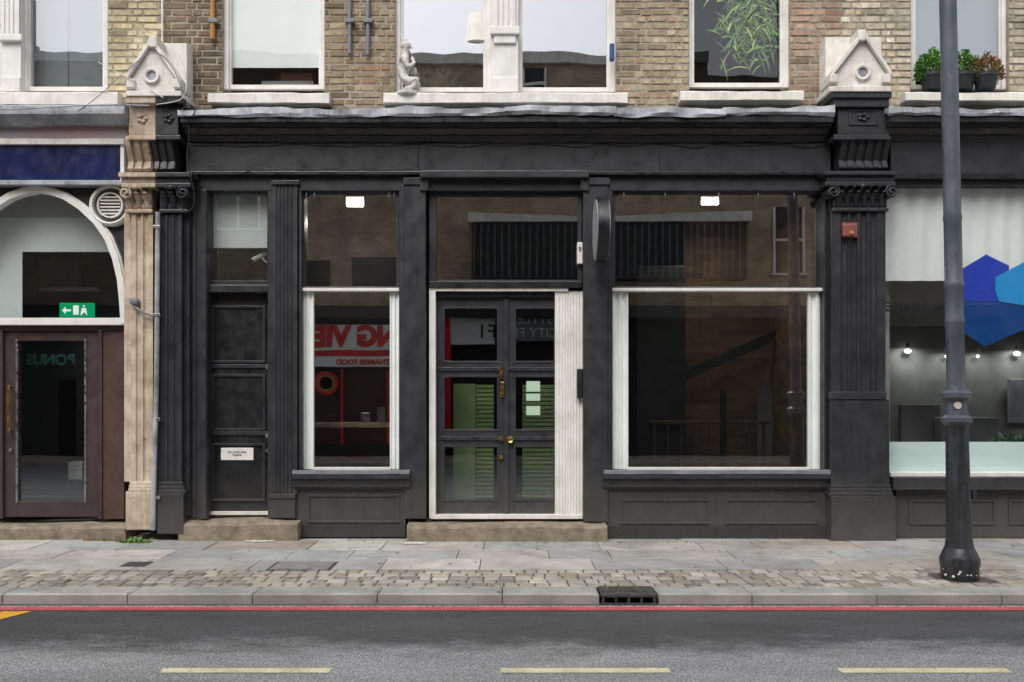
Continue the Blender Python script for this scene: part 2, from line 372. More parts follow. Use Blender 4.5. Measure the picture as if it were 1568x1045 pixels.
kb=grp('kerb'); S3=slabset(); g0,g1=X(918,KY1),X(1008,KY1)
joints=[X(195+191.3*i,KY1) for i in range(-9,18)]
for a,b_ in zip(joints[:-1],joints[1:]):
    segs=[(a,b_)]
    if a<g0<b_ and a<g1<b_: segs=[(a,g0),(g1,b_)]
    elif a<g0<b_: segs=[(a,g0)]
    elif a<g1<b_: segs=[(g1,b_)]
    for (u,v) in segs:
        if v-u<0.03: continue
        k=random.uniform(.90,1.08); addslab(S3,u+.004,v-.004,KY1,KY0-.004,0.002,0.11,0.018,(0.42*k,0.415*k,0.39*k),0.002)
meshobj('kerb_stones',S3[0],S3[1],M['slab'],kb,cols=S3[2])
gd=grp('gully_drain')
wbox(gd,'cover',g0+.01,g1-.01,KY1+.07,KY0-.01,-0.03,0.004,M['iron'],0.008)
wbox(gd,'lip',g0+.01,g1-.01,KY1-.01,KY1+.07,-0.028,0.0,M['iron'],0.008)
wbox(gd,'throat',g0+.01,g1-.01,KY1+.10,KY0,-0.12,-0.031,M['ink'],0)
for k in range(5): wbox(gd,'bar_%d'%k,g0+.02+k*(g1-g0-.06)/4,g0+.04+k*(g1-g0-.06)/4,KY1-.005,KY1+.05,-0.079,-0.029,M['iron'],0.003)
for k in range(int((g1-g0-.06)/.064)): wbox(gd,'tread_%d'%k,g0+.03+k*.064,g0+.06+k*.064,KY1+.08,KY0-.03,0.004,0.009,M['iron'],0.002)
wbox(gd,'sill',g0+.01,g1-.01,KY1-.03,KY1+.02,-0.079,-0.072,M['iron'],0.002)
def cover(name,px0,px1,py0,py1,mat,rib=True):
    g=grp(name); d0=H*F/(py1-HY)-D; d1=H*F/(py0-HY)-D
    x0=X(px0,(d0+d1)/2);x1=X(px1,(d0+d1)/2)
    wbox(g,'frame',x0,x1,d0,d1,-0.02,0.004,M['iron'],0.004)
    wbox(g,'inset',x0+.03,x1-.03,d0+.025,d1-.025,-0.02,0.007,mat,0.003)
    for a_ in (.33,.66): wbox(g,'lifting_slot',x0+(x1-x0)*a_-.02,x0+(x1-x0)*a_+.02,d0+.05,d0+.07,0,.0085,M['ink'],.001)
cover('manhole_cover',415,512,861,874,surf('cover_infill',(0.27,0.26,0.245),(0.16,0.155,0.145),.8,8,0,.05,(.1,.1,.1),.6,60)); 
cover('utility_cover',190,228,861,868,M['iron'])
def disc(name,px,py,rx,mat):
    d=H*F/(py-HY)-D; vs=[(X(px,d)+rx*math.cos(t*math.pi/12)*random.uniform(.85,1.1),d+rx*.6*math.sin(t*math.pi/12),0.009) for t in range(24)]
    meshobj(name,vs,[tuple(range(24))],mat)
disc('paint_patch',398,829,0.17,M['wht']); disc('paint_patch',634,833,0.14,M['wht'])
vs=[];fs=[];cs=[]
for k in range(420):
    x=random.uniform(-7,7);y=random.uniform(-2.8,-.05);r=random.uniform(.006,.018)*(1 if k%3 else .6);b0=len(vs);c=random.choice([(.08,.08,.075),(.10,.10,.09),(.6,.58,.52),(.13,.11,.07)])
    for t in range(7): vs.append((x+r*math.cos(t*.9),y+r*math.sin(t*.9),.0075)); cs.append(c)
    fs.append(tuple(range(b0,b0+7)))
meshobj('gum_spots',vs,fs,M['leaf'],pv,cols=cs)
fp=grp('pavement'); wbox(fp,'far_slabs',-60,60,-13.3,-11.1,-0.095,0.0,M['mortar'],0); wbox(fp,'far_kerb',-60,60,-11.1,-10.8,-0.095,0.005,M['mortar'],0.01)
# ---------------------------------------------------------------- BRICK SHELL
mainb=grp('black_shopfront_building'); lb=grp('arched_window_shop_building'); rb=grp('salon_shop_building')
WY=0.15
def lerp(a,b,t): return tuple(a[i]*(1-t)+b[i]*t for i in range(3))
def brickcol(px,z):
    r=random.random
    if px<165: a,b=(0.60,0.54,0.38),(0.48,0.42,0.28)
    elif px<246: a,b=(0.84,0.76,0.52),(0.70,0.61,0.39)
    elif px<345: a,b=(0.34,0.27,0.19),(0.23,0.18,0.13)
    elif px<640: a,b=(0.53,0.43,0.30),(0.37,0.29,0.19)
    elif px<1100: a,b=(0.64,0.55,0.39),(0.46,0.38,0.26)
    elif px<1288: a,b=(0.50,0.41,0.31),(0.44,0.29,0.22)
    else: a,b=(0.80,0.75,0.61),(0.60,0.54,0.42)
    c=lerp(a,b,r()); k=random.uniform(.80,1.10)*(1+.35*noise.noise(Vector((px*.02,z*2.2,.3))))
    q_=r()
    if q_<0.07: k*=0.6
    elif q_<.10: c=(c[0],c[1]*.82,c[2]*.75)
    return tuple(q*k for q in c)
piers=[(lb,-640,-140),(lb,165,255),(mainb,255,340),(mainb,497,605),(mainb,943,1055),(mainb,1210,1318),(rb,1318,1395),(rb,1545,2000)]
bands={}
z0b=Z(172,WY); topb=6.9
for (par,p0,p1) in piers:
    x0,x1=X(p0,WY),X(p1,WY)
    wbox(par,'wall_pier',x0,x1,WY+.008,0.5,z0b-.4,9.4,M['mortar'],0)
    vs,fs,cs=bands.setdefault(par.name,slabset()); row=0; z=z0b
    while z<topb:
        x=x0-(0 if row%2 else 0.056)
        k=row
        while x<x1-0.02:
            w=0.215 if k%2 else 0.1025; w+=random.uniform(-.004,.004); a=max(x,x0)+.001;b_=min(x+w,x1)
            if b_-a>0.02:
                c=brickcol(CX+(a+b_)/2*F/(D+WY),z); bi=len(vs); yy=WY+random.uniform(-.004,.004); e=.006
                j=lambda: random.uniform(-.004,.004)
                zz0,zz1=z+.005+j(),z+.068+j()
                vs+= [(a,yy+.02,zz0),(b_,yy+.02,zz0),(b_,yy+.02,zz1),(a,yy+.02,zz1),(a+e+j(),yy+j()*.7,zz0+e),(b_-e+j(),yy+j()*.7,zz0+e+j()),(b_-e+j(),yy+j()*.7,zz1-e),(a+e+j(),yy+j()*.7,zz1-e+j())]
                cs+=[c]*8
                for q in range(4): fs.append((bi+q,bi+(q+1)%4,bi+4+(q+1)%4,bi+4+q))
                fs.append((bi+4,bi+5,bi+6,bi+7))
            x+=w+.012; k+=1
        z+=0.0765; row+=1
for par in (lb,mainb,rb):
    vs,fs,cs=bands[par.name]; meshobj('facing_bricks',vs,fs,M['brick'],par,cols=cs)
edges=[(lb,-640,255),(mainb,255,1318),(rb,1318,2000)]
for par,p0,p1 in edges:
    x0,x1=X(p0,WY),X(p1,WY)
    wbox(par,'upper_wall',x0,x1,WY+.003,0.5,6.9,10.5,M['tbrick'],0)
    wbox(par,'parapet',x0,x1,0.05,0.55,10.5,10.65,M['stone'],0.01)
    wbox(par,'roof',x0,x1,0.5,8,10.2,10.4,M['clad'],0)
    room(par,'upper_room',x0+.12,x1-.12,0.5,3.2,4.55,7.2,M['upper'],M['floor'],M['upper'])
    wbox(par,'under_window_wall',x0,x1,WY+.02,0.5,4.2,Z(150,WY+.02),M['mortar'],0)
def uwin(par,name,p0,p1,pb,ft=10,lf=None,rf=None,gm='glu'):
    lf=ft if lf is None else lf; rf=ft if rf is None else rf
    y=WY+.07
    box(par,name+'_frame_left',p0,p0+lf,-130,pb,y,y+.12,M['white'],.006)
    box(par,name+'_frame_right',p1-rf,p1,-130,pb,y,y+.12,M['white'],.006)
    box(par,name+'_sash_left',p0+lf,p0+lf+4,-130,pb,y+.03,y+.10,M['white'],.004)
    box(par,name+'_sash_right',p1-rf-4,p1-rf,-130,pb,y+.03,y+.10,M['white'],.004)
    box(par,name+'_sash_bottom',p0+lf+4,p1-rf-4,pb-7,pb,y+.032,y+.10,M['white'],.004)
    box(par,name+'_frame_head',p0,p1,-140,-130,y-.003,y+.12,M['white'],.006)
    pane(par,name+'_glass',p0+lf+2,p1-rf-2,-130,pb-2,y+.06,M[gm])
def sill(par,p0,p1,pt,pb):
    yf=-0.0
    x0,x1=X(p0,yf),X(p1,yf); zt,zb=Z(pt,yf),Z(pb,yf)
    xprism(par,'window_sill',[(yf,zb),(yf,zt-.012),(yf+.012,zt),(WY+.08,zt+.02),(WY+.08,zb-.01),(WY-.01,zb-.01),(WY-.01,zb)],x0,x1,M['stone'],60,0.012)
M['glm']=glass('side_window_glass',0.30,(0.85,0.88,0.9),0.05)
uwin(lb,'sash_window',32,165,140,10,lf=10,rf=4,gm='glm'); uwin(lb,'sash_window',-130,0,140,8,gm='glm')
box(lb,'mullion_column',0,32,-130,140,WY-.02,WY+.19,M['white'],.01)
fluted(lb,'mullion_console',2,29,-20,52,WY-.06,WY-.02,3,M['white']); box(lb,'mullion_cap',-3,33,52,62,WY-.075,WY-.02,M['white'],.012); box(lb,'mullion_base',2,30,118,140,WY-.05,WY-.02,M['white'],.008)
sill(lb,-150,180,141,160)
uwin(mainb,'sash_window',340,497,137,10,rf=5,gm='gll'); sill(mainb,318,504,142,157)
uwin(mainb,'sash_window',605,752,141,8); uwin(mainb,'sash_window',794,943,141,6,lf=2,rf=10); sill(mainb,587,961,142,157)
box(mainb,'mullion_column',752,794,-130,141,WY-.02,WY+.19,M['white'],.01)
fluted(mainb,'mullion_console',757,789,-20,40,WY-.06,WY-.02,3,M['white']); box(mainb,'mullion_cap',750,796,40,52,WY-.075,WY-.02,M['white'],.012)
box(mainb,'mullion_neck',756,790,52,66,WY-.05,WY-.02,M['white'],.012); box(mainb,'mullion_base',752,794,118,141,WY-.05,WY-.02,M['white'],.01)
uwin(mainb,'sash_window',1055,1211,134,4,rf=12,gm='gll'); sill(mainb,1042,1231,139,153)
uwin(rb,'sash_window',1395,1546,137,3,rf=12,gm='glm'); sill(rb,1386,1600,141,154)
yb=WY+.22
box(mainb,'roller_blind',346,496,-100,104,yb-.06,yb-.05,M['blind'],0)
box(mainb,'books',430,478,112,126,yb+.1,yb+.2,M['redbox']); box(mainb,'room_shelf',400,480,124,130,yb+.08,yb+.3,M['grey'])
M['haze']=surf('net_curtain',(0.26,0.30,0.31),(0.19,0.23,0.24),.9,1.2)
box(lb,'net_curtain',40,168,-100,145,yb+.05,yb+.06,M['haze'],0); box(lb,'curtain_fold',68,104,-100,145,yb+.03,yb+.05,M['haze'],.008)
box(rb,'net_curtain',1396,1542,-100,95,yb+.05,yb+.06,M['haze'],0)
tl=grp('table_lamp'); lx,ly=X(731,.36),.36
lathe(tl,'shade',[(0.145,Z(68,.36)),(0.10,Z(24,.36))],lx,ly,M['shade'])
prof=[]
for k in range(40):
    z=4.84+(Z(68,.36)-4.84)*k/39; prof.append((0.018+0.014*abs(math.sin(k*0.55)),z))
lathe(tl,'turned_stem',prof,lx+.06,ly,M['clad']); lathe(tl,'foot',[(0.08,4.80),(0.08,4.82),(0.03,4.85)],lx+.06,ly,M['clad'])
# ---------------------------------------------------------------- CORNICE / FASCIA main
def cornice(par,p0,p1,mat,matl,topy=172):
    a=-0.30
    x0,x1=X(p0,a),X(p1,a)
    z=lambda py,y: Z(py,y)
    xprism(par,'cornice',[(a,z(176,a)),(a,z(187,a)),(-.25,z(189,-.25)),(-.235,z(195,-.235)),(-.19,z(197,-.19)),(-.14,z(206,-.14)),(-.10,z(208,-.10)),(-.07,z(216,-.07)),(-.05,z(219,-.05)),(.3,z(219,-.05)),(.3,z(165,.3))],x0,x1,mat,80,0.006)
    n=max(2,int((x1-x0)/1.15)); 
    for i in range(n):
        u=x0+(x1-x0)*i/n-.02; v=x0+(x1-x0)*(i+1)/n+.01; o=random.uniform(-.008,.008); dz=random.uniform(-.014,.014)
        xprism(par,'lead_flashing_sheet',[(a-.02+o,z(178,a)+dz),(a-.035+o,z(174,a)+dz),(a-.02+o,z(165,a)+dz),(-.10,z(164,a)+.03),(WY,z(166,a)+.10),(WY,z(166,a)+.02),(a+.02,z(175,a))],u,v,matl,40,0.034)
cornice(mainb,276,1276,M['black2'],M['lead'])
cornice(rb,1362,2000,M['black2'],M['lead'])
yf=-.05
box(mainb,'fascia_board',285,640,220,262,yf,.4,M['black'],.003); box(mainb,'fascia_board',640.6,1010,220,262,yf-.001,.4,M['black'],.003); box(mainb,'fascia_board',1010.6,1272,220,262,yf,.4,M['black'],.003)
box(mainb,'fascia_lower_bead',285,1272,262,268,-.075,.4,M['black2'],.008)
box(mainb,'shopfront_head',290,1262,268,292,-.005,.35,M['black'],.004)
cable(mainb,'fascia_cable',[(X(290+i*25,-.06),-.058,Z(222+1.8*math.sin(i*1.7)+(5 if i%7==3 else 0),-.06)) for i in range(40)],.004,M['black2'])
cable(mainb,'head_cable',[(X(375+i*12,-.09),-.082,Z(258-1.5*math.sin(i*1.3)-(0 if i>0 else -6),-.09)) for i in range(24)],.004,M['black2'])
for px in (470,482,596,604,955,1018,1100,1160,1215): cable(mainb,'awning_hook',[(X(px,0),.0,Z(296,0)),(X(px,0),-.03,Z(298,0)),(X(px,0),-.035,Z(303,0)),(X(px,0),-.01,Z(305,0))],.004,M['pipe'])
box(mainb,'door_head_moulding',643,902,261,272,-.11,-.0,M['black'],.01)
box(mainb,'door_head_bead_left',643,656,272,292,-.06,-.006,M['black'],.006)
box(mainb,'door_head_bead_right',889,902,272,292,-.06,-.006,M['black'],.006)
fluted(mainb,'timber_pilaster',417,455,283,757,-.03,.3,5,M['black']); box(mainb,'pilaster_base',412,452,757,794,-.045,.3,M['black'],.006); box(mainb,'pilaster_base_mould',411,452,757,764,-.058,.3,M['black'],.008)
box(mainb,'pilaster_cap',415,458,276,283,-.05,.3,M['black'],.006)
box(mainb,'timber_pilaster',619,652,283,795,-.03,.3,M['black'],.01); box(mainb,'pilaster_bead',614,620,283,722,-.015,.3,M['black'],.01)
box(mainb,'pilaster_cap',617,645,272,283,-.05,.3,M['black'],.006)
box(mainb,'timber_pilaster',893,931,283,800,-.03,.3,M['black'],.01); box(mainb,'pilaster_bead',930,936,283,722,-.015,.3,M['black'],.01)
box(mainb,'pilaster_cap',902,934,272,283,-.05,.3,M['black'],.006)
def display(p0,p1,white_l,white_r,name,extra=0):
    y=.05
    frame(mainb,name+'_upper',p0,p1,286,441,y,.17,M['black'],(4,4,5,2))
    pane(mainb,name+'_upper_glass',p0+2,p1-2,289,441,.11,M['gl'])
    fillet(mainb,name+'_corner',p0+4,291,20,1,.075,M['black']); fillet(mainb,name+'_corner',p1-4,291,20,-1,.075,M['black'])
    box(mainb,name+'_white_transom',p0-1,p1+1,441,446,.035,.17,M['white'],.004)
    pane(mainb,name+'_lower_glass',p0,p1,447,720,.12,M['gl2'])
    fluted(mainb,name+'_white_strip',p0,p0+white_l,447,719,.085,.13,2,M['whitestrip'],.05)
    fluted(mainb,name+'_white_strip',p1-white_r,p1,447,719,.085,.13,2,M['whitestrip'],.05)
    box(mainb,name+'_white_bead',p0+white_l,p1-white_r,716,720,.088,.14,M['white'],.003)
    box(mainb,name+'_jamb',p0-5,p0,286,722,.0,.3,M['black'],.006); box(mainb,name+'_jamb',p1,p1+5,286,722,.0,.3,M['black'],.006)
display(462,611,18,14,'small_display'); display(938,1265,24,27,'large_display')
def sillbox(p0,p1):
    a=-.12
    xprism(mainb,'shop_sill',[(a,Z(733,a)),(a,Z(726,a)),(-.10,Z(724,-.10)),(.13,Z(719,.10)),(.13,Z(748,0)),(-.02,Z(750,0)),(-.06,Z(746,-.06)),(-.07,Z(736,-.07))],X(p0,a),X(p1,a),M['black'],30,.004)
    xprism(mainb,'sill_lead_edge',[(-.126,Z(726,-.125)),(-.126,Z(721,-.125)),(-.08,Z(720,-.08)),(-.08,Z(726,-.08))],X(p0,-.125),X(p1,-.125),M['pipe'],60,.008)
sillbox(447,627); sillbox(925,1281)
box(mainb,'stallriser',446,621,750,823,.0,.3,M['black'],.003); mould(mainb,'stall_panel',470,612,757,801,.0,M['black'],4)
box(mainb,'stallriser',929,1274,750,826,.0,.3,M['black'],.003); mould(mainb,'stall_panel',950,1087,764,803,.0,M['black'],4); mould(mainb,'stall_panel',1110,1252,764,803,.0,M['black'],4)
box(mainb,'stall_plinth',446,621,803,823,-.02,.0,M['black2'],.004); box(mainb,'stall_plinth',929,1274,806,826,-.02,.0,M['black2'],.004)
box(mainb,'door_reveal',284,318,268,800,.0,.35,M['black'],.008); box(mainb,'reveal_bead',296,300,290,795,-.015,.0,M['black'],.005); box(mainb,'reveal_bead',306,316,290,795,-.028,.0,M['black'],.008)
box(mainb,'door_jamb_right',410,418,283,795,.0,.35,M['black'],.006)
dy=.16
frame(mainb,'toplight',316,413,290,437,.10,.24,M['black'],(6,4,5,7)); pane(mainb,'toplight_glass',320,410,294,433,.16,M['gld'])
box(mainb,'toplight_sill',312,414,436,448,.04,.24,M['black'],.01)
box(mainb,'toplight_blind',322,411,293,380,.20,.21,M['blind'],0)
box(mainb,'hall_door_leaf',316,412,448,787,dy,dy+.05,M['black2'],.003)
for a,b_ in ((468,556),(573,660),(679,768)): mould(mainb,'hall_door_panel',323,406,a,b_,dy,M['black'],4,.018)
box(mainb,'hall_door_rail',316,412,558,564,dy-.02,dy,M['black'],.006); box(mainb,'hall_door_rail',316,412,661,667,dy-.02,dy,M['black'],.006)
box(mainb,'letter_plate',338,388,686,705,dy-.016,dy,M['white'],.006); text(mainb,'letter_plate_text','NO JUNK MAIL\nPLEASE',.032,(X(363,dy-.02),dy-.018,Z(695,dy-.02)),M['ink'],ext=.001)
for py in (563,667,690): lathe(mainb,'hall_door_lock',[(0.026,dy-.035),(0.026,dy)],X(411,dy),Z(py,dy),M['steel'] if py<680 else M['iron'],20,axis='y')
box(mainb,'hall_threshold',316,412,784,789,.10,.2,M['stone'],.003)
cam=grp('security_camera'); yc=.26
cable(cam,'body',[(X(388,yc),yc-.04,Z(400,yc)),(X(397,yc),yc,Z(394,yc)),(X(406,yc),yc+.04,Z(388,yc))],.03,M['grey'])
ball(cam,'lens',(X(388,yc),yc-.045,Z(400,yc)),(.022,.022,.022),M['ink'])
cable(cam,'bracket',[(X(400,yc),yc,Z(393,yc)),(X(406,yc),yc,Z(402,yc)),(X(409,yc),yc,Z(402,yc))],.010,M['grey'])
frame(mainb,'door_toplight',657,891,286,434,.08,.2,M['black'],(11,6,14,5)); pane(mainb,'door_toplight_glass',666,886,298,431,.13,M['gl'])
box(mainb,'door_transom',657,891,431,441,.03,.2,M['black2'],.006)
box(mainb,'door_white_head',657,870,441,446,.05,.2,M['white'],.003); box(mainb,'door_white_jamb',657,667,446,794,.05,.2,M['white'],.005)
box(mainb,'door_white_threshold',660,892,789,795,.04,.2,M['white'],.003)
fluted(mainb,'door_white_panel',850,892,446,790,.07,.2,9,M['white'],.03)
box(mainb,'door_inner_head',667,850,446,455,.10,.2,M['black2'],.004)
def leaf(p0,p1,nm):
    dy=.15
    box(mainb,nm+'_hinge_stile',p0,p0+11,455,788,dy,dy+.05,M['black'],.004); box(mainb,nm+'_lock_stile',p1-11,p1,455,788,dy,dy+.05,M['black'],.004)
    for i,(a,b_) in enumerate(((455,470),(556,575),(661,682),(768,788))):
        box(mainb,nm+'_rail_%d'%i,p0+11,p1-11,a,b_,dy+.003,dy+.05,M['black'],.004)
        if 0<i<3: box(mainb,nm+'_rail_cap_%d'%i,p0+2,p1-2,(a+b_)/2-3,(a+b_)/2+3,dy-.014,dy+.003,M['lampd'],.005)
    for i,(a,b_) in enumerate(((470,556),(575,661),(682,768))):
        pane(mainb,nm+'_pane_%d'%i,p0+10,p1-10,a-1,b_+1,dy+.03,M['gld']); mould(mainb,nm+'_bead_%d'%i,p0+10,p1-10,a,b_,dy+.005,M['black'],3,.01)
leaf(668,774,'left_door_leaf'); leaf(777,861,'right_door_leaf')
box(mainb,'door_meeting_bead',771,779,455,788,.132,.15,M['black'],.006)
box(mainb,'brass_plate',765,770,562,580,.125,.132,M['brass'],.002); box(mainb,'brass_handle',766,772,585,608,.10,.132,M['brass'],.008)
lathe(mainb,'brass_knob',[(0.015,.09),(.036,.08),(.038,.10),(.015,.115),(.02,.13)],X(781,.1),Z(673,.1),M['brass'],20,axis='y')
lathe(mainb,'brass_lock',[(.026,.12),(.026,.134)],X(767,.1),Z(673,.1),M['brass'],20,axis='y'); lathe(mainb,'brass_lock',[(.026,.12),(.026,.134)],X(767,.1),Z(701,.1),M['brass'],20,axis='y')
box(mainb,'shutter_lock_box',884,892,565,610,.0,.07,M['ink'],.006)
def step(par,p0,p1,pt,pb,yf,yb):
    x0,x1=X(p0,yf),X(p1,yf);zt=Z(pt,yf)
    xprism(par,'stone_step',[(yf,-.03),(yf-.003,zt-.03),(yf+.02,zt-.005),(yf+.06,zt),(yb,zt+.012),(yb,-.03)],x0,x1,M['step'],90,.022)
step(mainb,623,930,805,828,-.22,.30); step(mainb,273,456,800,819,-.17,.33); step(lb,-200,192,806,819,-.1,.33)
# ---------------------------------------------------------------- great pilasters
def volute(par,x,z,yf,r,mat,sgn):
    pts=[]
    for k in range(26):
        t=k/25; a=t*2*math.pi*1.6+math.pi/2; rr=r*(1-.82*t)
        pts.append((x+sgn*rr*math.cos(a),yf-.02*t,z+rr*math.sin(a)))
    cable(par,'volute_scroll',pts,r*.17,mat)
    lathe(par,'volute_disc',[(r*.9,yf-.0),(r*.95,yf+.02),(r*.95,yf+.2)],x,z,mat,20,axis='y')
def acanthus(par,x,z,y,w,h,mat):
    vs=[];fs=[];n=7
    for i in range(n+1):
        t=i/n; ww=w*(.55+.6*math.sin(math.pi*min(1,t*1.05))*.9)*(1 if t<.8 else (1.2-t)*2.4); 
        if i%2: ww*=.82
        yy=y-.10*t**3; zz=z+h*(t if t<.85 else .85-(t-.85)*.6)
        vs+=[(x-ww/2,yy+.015,zz),(x,yy-.012,zz),(x+ww/2,yy+.015,zz)]
    for i in range(n):
        b0=3*i; fs+=[(b0,b0+1,b0+4,b0+3),(b0+1,b0+2,b0+5,b0+4)]
    o=meshobj('acanthus_leaf',vs,fs,mat,par,True); sm=o.modifiers.new('thick','SOLIDIFY'); sm.thickness=.012
def capital(par,p0,p1,py0,py1,yf,mat,half=None):
    w=p1-p0
    box(par,'capital_abacus',p0,p1,py0,py0+7,yf-.06,.3,mat,.01)
    box(par,'capital_bell',p0+w*.12,p1-w*.12,py0+7,py1,yf+.02,.3,mat,.02)
    n=max(3,int(w/17))
    for s in ([0,1] if half is None else [half]):
        vx=p0+10 if s==0 else p1-10
        volute(par,X(vx,yf),Z(py0+17,yf),yf-.05,.068,mat,-1 if s==0 else 1)
    for i in range(n):
        t=(i+.5)/n; px=p0+w*(.14+.72*t)
        acanthus(par,X(px,yf),Z(py1+1,yf),yf+.01,.085,.20,mat)
        if i<n-1: acanthus(par,X(px+w*.36/n,yf),Z(py0+26,yf),yf+.005,.06,.13,mat)
    ball(par,'capital_flower',(X((p0+p1)/2,yf),yf-.06,Z(py0+9,yf)),(.035,.03,.03),mat)
    box(par,'capital_astragal',p0+w*.1,p1-w*.1,py1,py1+6,yf-.02,.3,mat,.012)
def console(par,p0,p1,py0,py1,yf,mat,n=5):
    zt,zb=Z(py0,yf),Z(py1,yf);h=zt-zb
    prof=[(yf-.10,zt),(yf-.12,zt-.1*h),(yf-.10,zt-.28*h),(yf-.05,zt-.5*h),(yf-.015,zt-.7*h),(yf-.03,zt-.85*h),(yf-.045,zt-.93*h),(yf-.02,zb),(.3,zb),(.3,zt)]
    x0,x1=X(p0,yf),X(p1,yf); xprism(par,'console_bracket',prof,x0+.02,x1-.02,mat)
    for i in range(n):
        xa=x0+(x1-x0)*i/n; pr=[(a-.025,b_) if a<.2 else (a,b_) for a,b_ in prof]
        xprism(par,'console_rib',pr,xa+.008,xa+(x1-x0)/n*.68,mat)
def gable(par,p0,p1,pk,pyk,pye,pyb,yf,mat,circ):
    x0,x1,xk=X(p0,yf),X(p1,yf),X(pk,yf)
    ze,zk,zb=Z(pye,yf),Z(pyk,yf),Z(pyb,yf)
    prism(par,'gable_block',[(x0+.03,zb),(x1-.03,zb),(x1-.03,ze),(xk,zk-.06),(x0+.03,ze)],yf,.3,mat,.006)
    for s,(xa) in ((0,x0),(1,x1)):
        prism(par,'gable_raking_mould',[(xa,ze-.03),(xa,ze+.035),(xk,zk+.02),(xk,zk-.055)],yf-.05,.1,mat,.006)
    box(par,'gable_finial',pk-6,pk+6,pyk-5,pyk+12,yf-.06,.0,mat,.012)
    for (a,b_) in ((p0-1,p0+11),(p1-11,p1+1)): box(par,'gable_ear',a,b_,pye-3,pye+10,yf-.055,.05,mat,.008)
    box(par,'gable_base_mould',p0-2,p1+2,pyb-8,pyb,yf-.06,.3,mat,.008)
    cxx,czz=X(circ[0],yf),Z(circ[1],yf)
    lathe(par,'roundel_ring',[(.072,yf-.0),(.085,yf-.03),(.075,yf-.035),(.055,yf-.03),(.05,yf-.005)],cxx,czz,mat,28,axis='y')
    lathe(par,'roundel_disc',[(.052,yf-.008),(.052,yf)],cxx,czz,M['lead'],24,axis='y')
PY=-.14
gable(lb,194,275,234,60,124,147,-.24,M['stone'],(233,117)); box(lb,'gable_back_block',246,286,66,150,-.05,.16,M['stone'],.008)
gable(rb,1272,1363,1320,50,116,140,-.24,M['stone'],(1320,112)); box(rb,'gable_back_block',1264,1350,57,142,-.05,.16,M['stone'],.008)
b=M['black']
box(mainb,'great_pilaster_cornice',1273,1366,140,150,-.28,.3,b,.01); box(mainb,'great_pilaster_cornice_lower',1277,1362,150,164,-.25,.3,b,.01)
box(mainb,'great_pilaster_block',1283,1360,164,206,-.20,.3,b,.006); mould(mainb,'block_panel',1300,1345,168,192,-.20,b,3,.012)
for k in range(5):
    t=k*math.pi*2/5; ball(mainb,'rosette_petal',(X(1322,-.2)+.04*math.cos(t),-.205,Z(180,-.2)+.03*math.sin(t)),(.03,.018,.022),b)
box(mainb,'console_cap',1277,1362,206,214,-.30,.3,b,.008)
console(mainb,1281,1360,214,262,-.12,b,6)
box(mainb,'great_pilaster_moulding',1262,1374,262,268,-.24,.3,b,.008); box(mainb,'great_pilaster_moulding_lower',1266,1370,268,278,-.20,.3,b,.012)
capital(mainb,1264,1372,278,318,-.15,b)
fluted(mainb,'great_pilaster_shaft',1274,1356,324,604,PY,.3,4,b,.14)
box(mainb,'great_pilaster_band',1272,1358,600,612,PY-.012,.3,b,.008)
box(mainb,'great_pilaster_dado',1273,1362,612,742,PY,.3,b,.006)
for k in range(3): box(mainb,'great_pilaster_base_mould_%d'%k,1272-k*1,1364+k*2,742+k*6,748+k*6,PY-.01-.012*k,.3,b,.01)
box(mainb,'great_pilaster_plinth',1273,1372,760,829,PY-.04,.3,b,.006)
fluted(mainb,'great_pilaster_return',1262,1275,300,750,-.03,.3,1,b)
ab=grp('alarm_box'); box(ab,'case',1291,1311,343,362,PY-.06,PY,M['redbox'],.012); box(ab,'backplate',1289,1313,341,364,PY-.012,PY-.001,M['redbox'],.003); lathe(ab,'strobe',[(.02,PY-.075),(.024,PY-.058)],X(1301,PY),Z(358,PY),M['orange'],16,axis='y')
cable(ab,'conduit',[(X(1301,PY),PY-.008,Z(365,PY)),(X(1301,PY),PY-.008,Z(420,PY)),(X(1303,PY),PY-.008,Z(600,PY))],.005,b)
be=M['beige']
for par,mt,a0,a1,half in ((lb,be,195,238,0),(mainb,b,238,276,1)):
    box(par,'great_pilaster_cornice',a0-2 if half==0 else a0,a1+ (0 if half==0 else 2),147,158,-.28,.3,M['black2'] if half==1 else be,.01)
    box(par,'great_pilaster_block',a0+2 if half==0 else a0,a1-(0 if half==0 else 3),158,207,-.20,.3,mt,.006)
    box(par,'console_cap',a0,a1,207,214,-.29,.3,mt,.008)
    console(par,a0+3 if half==0 else a0,a1-(0 if half==0 else 3),214,264,-.12,mt,3)
    box(par,'great_pilaster_moulding',a0-14 if half==0 else a0,a1+(0 if half==0 else 18),264,271,-.24,.3,mt,.008)
    box(par,'great_pilaster_moulding_lower',a0-10 if half==0 else a0,a1+(0 if half==0 else 14),271,280,-.20,.3,mt,.012)
    capital(par,a0-10 if half==0 else a0,a1+(0 if half==0 else 16),280,320,-.15,mt,half)
for (px,m_) in ((218,be),(258,b)):
    for k in range(5):
        t=k*math.pi*2/5; ball(lb if px<230 else mainb,'rosette_petal',(X(px,-.2)+.035*math.cos(t),-.205,Z(182,-.2)+.035*math.sin(t)),(.028,.018,.022),m_)
fluted(lb,'great_pilaster_shaft',201,234,328,738,PY,.3,2,be,.16); box(lb,'pilaster_side',190,201,328,738,-.05,.3,be,.004)
for k in range(3): box(lb,'great_pilaster_base_mould_%d'%k,198-k,235,738+k*5,743+k*5,PY-.01-.01*k,.3,be,.01)
box(lb,'great_pilaster_plinth',192,236,753,812,PY-.03,.3,be,.01)
fluted(mainb,'great_pilaster_shaft',241,278,328,738,PY,.3,3,b,.1); box(mainb,'pilaster_side',278,290,320,790,-.06,.3,b,.006)
